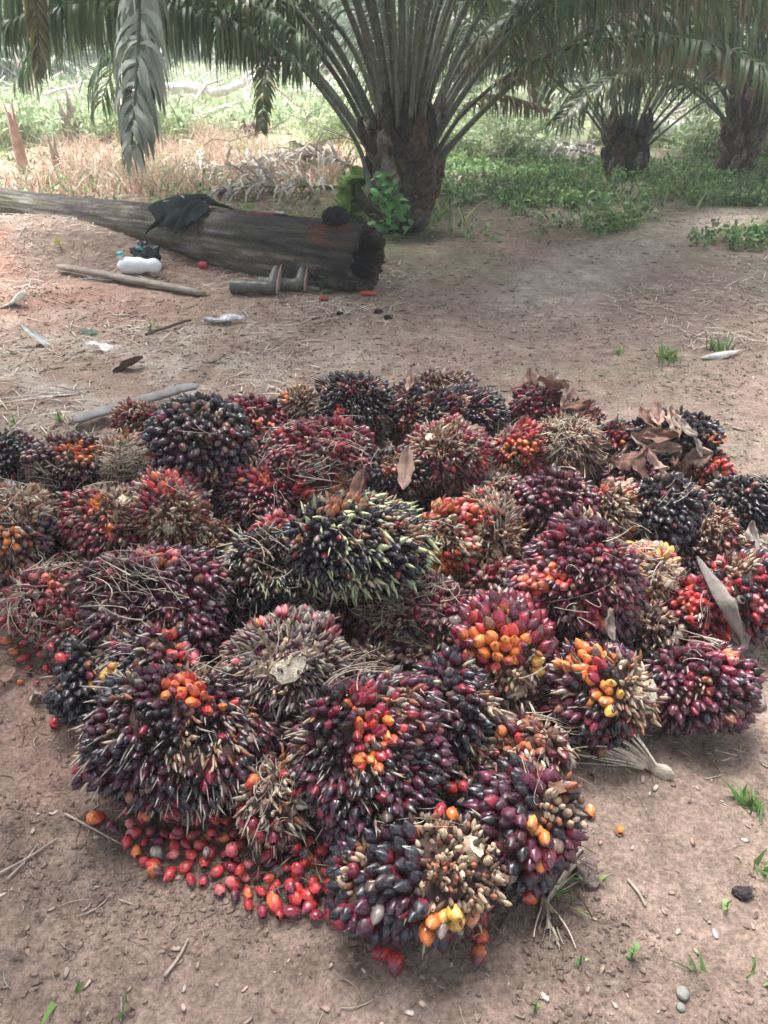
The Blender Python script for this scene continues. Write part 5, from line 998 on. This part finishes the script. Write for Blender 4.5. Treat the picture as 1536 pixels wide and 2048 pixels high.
def stump(px, py, h, r_, col, label):
    p = gat(px, py); m = 12; P = p + np.array([0, 0, 1.]) * np.linspace(-.1, h, m)[:, None]; a_ = np.arange(18) * 2 * math.pi / 18; g = Geo(); top = h * (1 + .3 * rng.normal(size=18))
    V = np.array([[p[0] + r_ * (1.3 - .4 * q / m) * math.cos(b_) * (1 + .15 * math.sin(3 * b_)), p[1] + r_ * (1.3 - .4 * q / m) * math.sin(b_), p[2] - .1 + (top[i_] + .1) * q / (m - 1)] for q in range(m) for i_, b_ in enumerate(a_)] + [[p[0], p[1], p[2] + h * .8]])
    i = np.arange(m - 1)[:, None] * 18; j = np.arange(18)[None]; j2 = (j + 1) % 18; e = (m - 1) * 18
    g.add(V, col, np.stack([i + j, i + j2, i + 18 + j2, i + 18 + j], -1).reshape(-1, 4), [[e + q, e + (q + 1) % 18, m * 18] for q in range(18)]); return tag(g.build('tree_stump', M_wood), label, 'stump')
stump(68, 225, .8, .17, (.45, .33, .27), 'reddish splintered stump under the far palm at the left'); stump(48, 345, .6, .06, (.42, .28, .22), 'rust-coloured upright stump in the dry grass at the left border'); stump(115, 340, .36, .045, (.30, .24, .18), 'thin grey-brown stump in the dry grass at the left'); stump(148, 290, .5, .12, (.3, .25, .2), 'short grey stump in the green field at the left'); stump(490, 275, .2, .2, (.12, .07, .06), 'low dark charred stump in the field'); stump(1190, 292, .3, .12, (.3, .25, .2), 'small grey stump left of the short bushy palm')
# bushes and trees at the edge of the field
def bush(x, y, w_, h, n, col, label, name='bush', cat='bush', trunk_=False, ls=.11):
    z = float(macro(np.array(x), np.array(y))); root = tag(empty(name, (x, y, z)), label, cat)
    k = 9; cen = np.stack([x + rng.normal(size=k) * w_ * .3, y + rng.normal(size=k) * w_ * .3, z + h * (.25 + .6 * rng.random(k))], -1); rad = (.25 + .2 * rng.random(k)) * min(w_, h) * .8
    if trunk_: cen[:, 2] = z + h * (.5 + .45 * rng.random(k))
    q = rng.integers(0, k, n); dd = nrm(rng.normal(size=(n, 3))); P = cen[q] + dd * (rad[q] * rng.random(n) ** .35)[:, None]; P[:, 2] = np.maximum(P[:, 2], z)
    d = nrm(dd + rng.normal(size=(n, 3)) * .8 + [0, 0, -.2]); t = np.array([0, .5, 1]); PP = P[:, None] + d[:, None] * t[None, :, None] * ls * 2; c = np.array(col)[rng.integers(0, len(col), n)] * (.6 + .7 * rng.random((n, 1)))
    g = Geo(); tubes(g, PP, np.tile([.3 * ls, .55 * ls, .03 * ls], (n, 1)), c, 2, ref=rng.normal(size=(n, 3))); g.build('foliage', M_weed, root, loc=(x, y, z))
    g = Geo(); st = np.stack([np.array([[x, y, z - .1], (np.array([x, y, z]) + cc_) / 2 + [0, 0, .1 * h], cc_]) for cc_ in cen]); 
    if trunk_: st[:, 1] = [x, y, z + h * .4]
    tubes(g, st, np.tile([.05, .035, .012], (k, 1)) * (h / 2.5), (.14, .11, .09), 6); g.build('trunk' if trunk_ else 'stems', M_bark, root, loc=(x, y, z))
FG = [(.10, .19, .07), (.15, .25, .08), (.08, .15, .07), (.22, .32, .12)]
for k, (x, y, w_, h) in enumerate([(-16, 34, 6, 3.6), (-11.5, 38, 6, 4.2), (-7.5, 42, 6, 4.5), (-20, 40, 7, 5), (-3, 46, 6, 4), (1.5, 40, 5, 3.5), (6, 44, 6, 4.5), (11, 36, 6, 4), (17, 40, 7, 5), (22, 34, 6, 4.5), (-13, 28, 3.5, 2.2)]):
    bush(x, y, w_, h, 2600, FG, ['light green bush at the far left of the field', 'tall rounded bush beyond the hazy blue-green palm', 'bush beyond the hanging withered frond', 'large bush far beyond the left border', 'bush behind the bleached branches', 'bush directly behind the large palm', 'bush seen between the large and the short palm', 'bush behind the short bushy palm', 'bush far behind the right-hand palms', 'bush beyond the right border', 'low bush before the tall rounded one at the left'][k], ls=.16)
x, y = (rng.random(5000) * 2 - 1) * 60, 52 + rng.random(5000) * 16; g = Geo(); n = 26000; q = rng.integers(0, 90, n); tx = (np.arange(90) - 45) * 1.5 + rng.normal(size=90); ty = 52 + rng.random(90) * 14; th = 5 + 6 * rng.random(90)
P = np.stack([tx[q] + rng.normal(size=n) * 1.5, ty[q] + rng.normal(size=n) * 1.5, .5 + th[q] * rng.random(n) ** .8], -1); d = nrm(rng.normal(size=(n, 3))); PP = P[:, None] + d[:, None] * np.array([0, .5, 1])[None, :, None] * .7
tubes(g, PP, np.tile([.12, .24, .02], (n, 1)), np.array(FG)[rng.integers(0, 4, n)] * (.6 + .6 * rng.random((n, 1))), 2, ref=rng.normal(size=(n, 3))); tag(g.build('distant_wood', M_weed), kind='stuff')

# ---------------------------------------------------------------- small debris on the near soil
ico_t = (1 + 5 ** .5) / 2
IV = nrm(np.array([[-1, ico_t, 0], [1, ico_t, 0], [-1, -ico_t, 0], [1, -ico_t, 0], [0, -1, ico_t], [0, 1, ico_t], [0, -1, -ico_t], [0, 1, -ico_t], [ico_t, 0, -1], [ico_t, 0, 1], [-ico_t, 0, -1], [-ico_t, 0, 1]]))
IT = np.array([[0, 11, 5], [0, 5, 1], [0, 1, 7], [0, 7, 10], [0, 10, 11], [1, 5, 9], [5, 11, 4], [11, 10, 2], [10, 7, 6], [7, 1, 8], [3, 9, 4], [3, 4, 2], [3, 2, 6], [3, 6, 8], [3, 8, 9], [4, 9, 5], [2, 4, 11], [6, 2, 10], [8, 6, 7], [9, 8, 1]])
def near(n, y1=5.2, pw=1.7):
    y = .45 + (y1 - .45) * rng.random(n) ** pw; x = (rng.random(n) * 2 - 1) * (.35 + y * .56); return x, y
g = Geo(); x, y = near(80000); kp = nz_(x, y, 111, 3) + .3 > rng.random(len(x)) * .8; x, y = x[kp], y[kp]; k = len(x); sz = (.0014 + .0055 * rng.random(k) ** 5) * (1 + y * .12)
cl = ground_color(x, y) * (.75 + .5 * rng.random((k, 1)))
for v_ in range(5):
    m_ = np.arange(k) % 5 == v_; bv = IV * (1 + .35 * rng.normal(size=(12, 1)) * .6) * [1.2, 1, .7]; kk = m_.sum(); inst(g, bv, None, IT, frames(nrm(rng.normal(size=(kk, 3)) * .4 + [0, 0, 1])) * sz[m_][:, None, None], onground(x[m_], y[m_], 0) + np.array([0, 0, .2]) * sz[m_][:, None], cl[m_])
tag(g.build('soil_clods', M_soil, smooth=False), kind='stuff')
g = Geo(); x, y = near(3600); kp = nz_(x, y, 115, 1.6) + .35 > rng.random(len(x)); x, y = x[kp], y[kp]; P = onground(x, y, .004); k = len(P); az = rng.random(k) * 6.283; L = (.008 + .06 * rng.random(k) ** 4)[:, None] * (1 + y * .2)[:, None]; t = np.linspace(-.5, .5, 5)
d = np.stack([np.cos(az), np.sin(az), rng.normal(size=k) * .06], -1); sd_ = np.stack([-np.sin(az), np.cos(az), 0 * az], -1); PP = P[:, None] + d[:, None] * (t[None] * L)[..., None] + sd_[:, None] * ((t ** 2)[None] * L * rng.normal(size=(k, 1)) * .8)[..., None]
tubes(g, PP, .0011 * (.5 + rng.random((k, 1)) * 1.4) * np.array([.6, 1, 1, .9, .4])[None], np.array([(.42, .34, .26), (.34, .26, .2), (.5, .43, .36), (.27, .2, .16)])[rng.integers(0, 4, k)], 3); tag(g.build('straw_bits', M_dry), kind='stuff')
g = Geo(); x, y = near(1500); k = len(x); sz = (.002 + .004 * rng.random(k) ** 2) * (1 + y * .12); kinds = np.array([(.40, .33, .28), (.42, .32, .26), (.25, .17, .13), (.5, .42, .36), (.35, .24, .18), (.17, .12, .10)])
cl = kinds[rng.integers(0, 6, k)] * (.8 + .4 * rng.random((k, 1)))
inst(g, IV * (1 + .5 * rng.normal(size=(12, 1)) * .5) * [1.9, .9, .2] + IV[:, :1] ** 2 * [0, 0, .5], None, IT, frames(nrm(rng.normal(size=(k, 3)) * .3 + [0, 0, 1])) * sz[:, None, None], onground(x, y, .002), cl); tag(g.build('husk_flakes', M_dry), kind='stuff')
# litter under and between the bunches, its browns darkened for the shade there
k = 9000; th = rng.random(k) * 6.283; r_ = rng.random(k) ** .5; x = .02 + 1.5 * r_ * np.cos(th); y = 1.95 + 1.2 * r_ * np.sin(th); cen_ = np.array([c_[:2] for c_, _ in ELL]); kp = (np.hypot(x[:, None] - cen_[None, :, 0], y[:, None] - cen_[None, :, 1]).min(1) < .17); x, y = x[kp], y[kp]; k = len(x)
P = onground(x, y, .01) + np.array([0, 0, .05]) * rng.random((k, 1)); d = nrm(rng.normal(size=(k, 3)) * [1, 1, .4]); L = .01 + .04 * rng.random((k, 1)); t = np.linspace(-.5, .5, 3)
g = Geo(); tubes(g, P[:, None] + d[:, None] * (t[None] * L)[..., None], .0018 * (.5 + rng.random((k, 1))) * np.array([.6, 1, .3])[None], np.array([(.16, .11, .08), (.26, .19, .13), (.08, .05, .04)])[rng.integers(0, 3, k)], 3); tag(g.build('heap_litter', M_dry), kind='stuff')
y = 2.4 + 6.4 * rng.random(26000) ** .9; x = (rng.random(26000) * 2 - 1) * (.4 + y * .56); kp = nz_(x, y, 131, 2.2) * .8 + .42 > rng.random(len(x)); x, y = x[kp], y[kp]; P = onground(x, y, .004); k = len(P); az = rng.random(k) * 6.283; L = (.006 + .045 * rng.random(k) ** 3)[:, None] * (.7 + y * .12)[:, None]; t = np.linspace(-.5, .5, 4)
d = np.stack([np.cos(az), np.sin(az), rng.normal(size=k) * .10], -1); PP = P[:, None] + d[:, None] * (t[None] * L)[..., None] + np.stack([-np.sin(az), np.cos(az), 0 * az], -1)[:, None] * ((t ** 2)[None] * L * rng.normal(size=(k, 1)))[..., None]
g = Geo(); tubes(g, PP, (.0015 + .004 * rng.random((k, 1)) ** 2) * np.array([.5, 1, 1, .4])[None], np.array([(.42, .34, .27), (.20, .15, .12), (.52, .46, .38), (.12, .09, .07), (.30, .23, .18), (.16, .15, .09)])[rng.integers(0, 6, k)], 4, flat=.6); tag(g.build('ground_litter', M_dry), kind='stuff')
# stones
lump(gat(1364, 1990) + [0, 0, .007], .0115, (.25, .245, .22), 'stone', 'round whitish pebble at the lower right', 'stone', 31, M_wood, (1, 1.1, .8), .12); lump(gat(1360, 2016) + [0, 0, .004], .008, (.2, .2, .17), 'stone', 'small greenish grey pebble just below the whitish one', 'stone', 33, M_wood, (1, 1.1, .7), .15)
lump(gat(1172, 1748) + [0, 0, .012], .026, (.24, .18, .16), 'stone', 'angular brown stone right of the streaked bunch', 'stone', 35, M_soil, (1, 1.3, .7), .4); lump(gat(1482, 1790) + [0, 0, .006], .017, (.07, .055, .06), 'clod', 'dark crumbly clod at the lower right', 'clod', 37, M_soil, (1.4, .8, .6), .6); lump(gat(1105, 1848) + [0, 0, .01], .017, (.10, .07, .06), 'clod', 'round dark clod next to the split straw stem', 'clod', 39, M_soil, (1.2, .9, .8), .3)
lump(gat(1505, 1410) + [0, 0, .01], .03, (.2, .17, .14), 'stone', 'flat brown stone right of the plum bunch', 'stone', 41, M_wood, (1.2, 1, .6), .3)
for x0, y0, x1, y1, r_, lab in [(330, 1955, 378, 1880, .0035, 'pinkish dry twig on the soil at the lower left'), (0, 1750, 115, 1680, .003, 'long thin straw at the left edge below the heap'), (15, 1762, 78, 1690, .0025, 'second thin straw crossing the long one at the left'), (1255, 1762, 1290, 1815, .004, 'short pale straw stub at the lower right'), (130, 1630, 245, 1692, .0025, 'curved thin root left of the spill'), (1465, 857, 1490, 862, .006, 'pale straw on the bare ground at the right behind the heap')]:
    P = catmull([gat(x0, y0) + [0, 0, .006], gat((x0 + x1) / 2 + 4, (y0 + y1) / 2 + 3) + [0, 0, .009], gat(x1, y1) + [0, 0, .006]], 12); g = Geo(); tubes(g, P[None], np.linspace(r_, r_ * .6, 12)[None], (.42, .33, .27), 6, cap=True); tag(g.build('straw_stem', M_dry), lab, 'straw')

# ---------------------------------------------------------------- unseen palm added behind the camera for shade, and the hazy air
rb = np.array([2.6, -1.0, 0.]); RP = tag(empty('oil_palm', rb), 'unseen palm added to the right behind the camera for shade', 'palm', 'oil palms'); trunk(RP, rb, .34, .3, 1.8, 60, .28)
for k in range(15):
    az = k * 2.39996 + .4; u = (k + .5) / 15; ov = np.array([math.sin(az), math.cos(az), 0]); P = arc(rb + ov * .2 + [0, 0, 1.3 + .6 * u], az, R(66 + 22 * u), R(5 + 15 * u), 4.6, pw=1.5)
    frond(RP, P, .034, .008, .8, .045, 60, .28, 2.2, GREEN)
hz = Geo(); D = np.array([[x, y, z] for x in (-95, 95) for y in (-12, 155) for z in (-3, 16)], float)
hz.add(D, (1, 1, 1), [[0, 1, 3, 2], [4, 6, 7, 5], [0, 4, 5, 1], [2, 3, 7, 6], [0, 2, 6, 4], [1, 5, 7, 3]])
mh = bpy.data.materials.new('haze'); mh.use_nodes = True; n_ = mh.node_tree; n_.nodes.remove(n_.nodes['Principled BSDF']); pv = n_.nodes.new('ShaderNodeVolumePrincipled')
pv.inputs['Color'].default_value = (.93, .97, .95, 1); pv.inputs['Density'].default_value = .0052; n_.links.new(pv.outputs[0], n_.nodes['Material Output'].inputs['Volume'])
tag(hz.build('haze', mh, smooth=False), kind='stuff')

tb = np.array([-3.7, 3.0, 0.]); TP = tag(empty('oil_palm', tb), 'unseen tall palm added left of the heap to shade it', 'palm', 'oil palms'); trunk(TP, tb, .34, .3, 2.6, 70, .28)  # unseen palm, added so that its crown shades the heap
for k in range(22):
    az = k * 2.39996 + .4; u = (k + .5) / 22; ov = np.array([math.sin(az), math.cos(az), 0]); P = arc(tb + ov * .2 + [0, 0, 2.3 + .6 * u], az, R(42 + 40 * u), R(-6 + 15 * u), 5.2, pw=1.3)
    frond(TP, P, .034, .008, .85, .05, 70, .22, 1.6, GREEN)
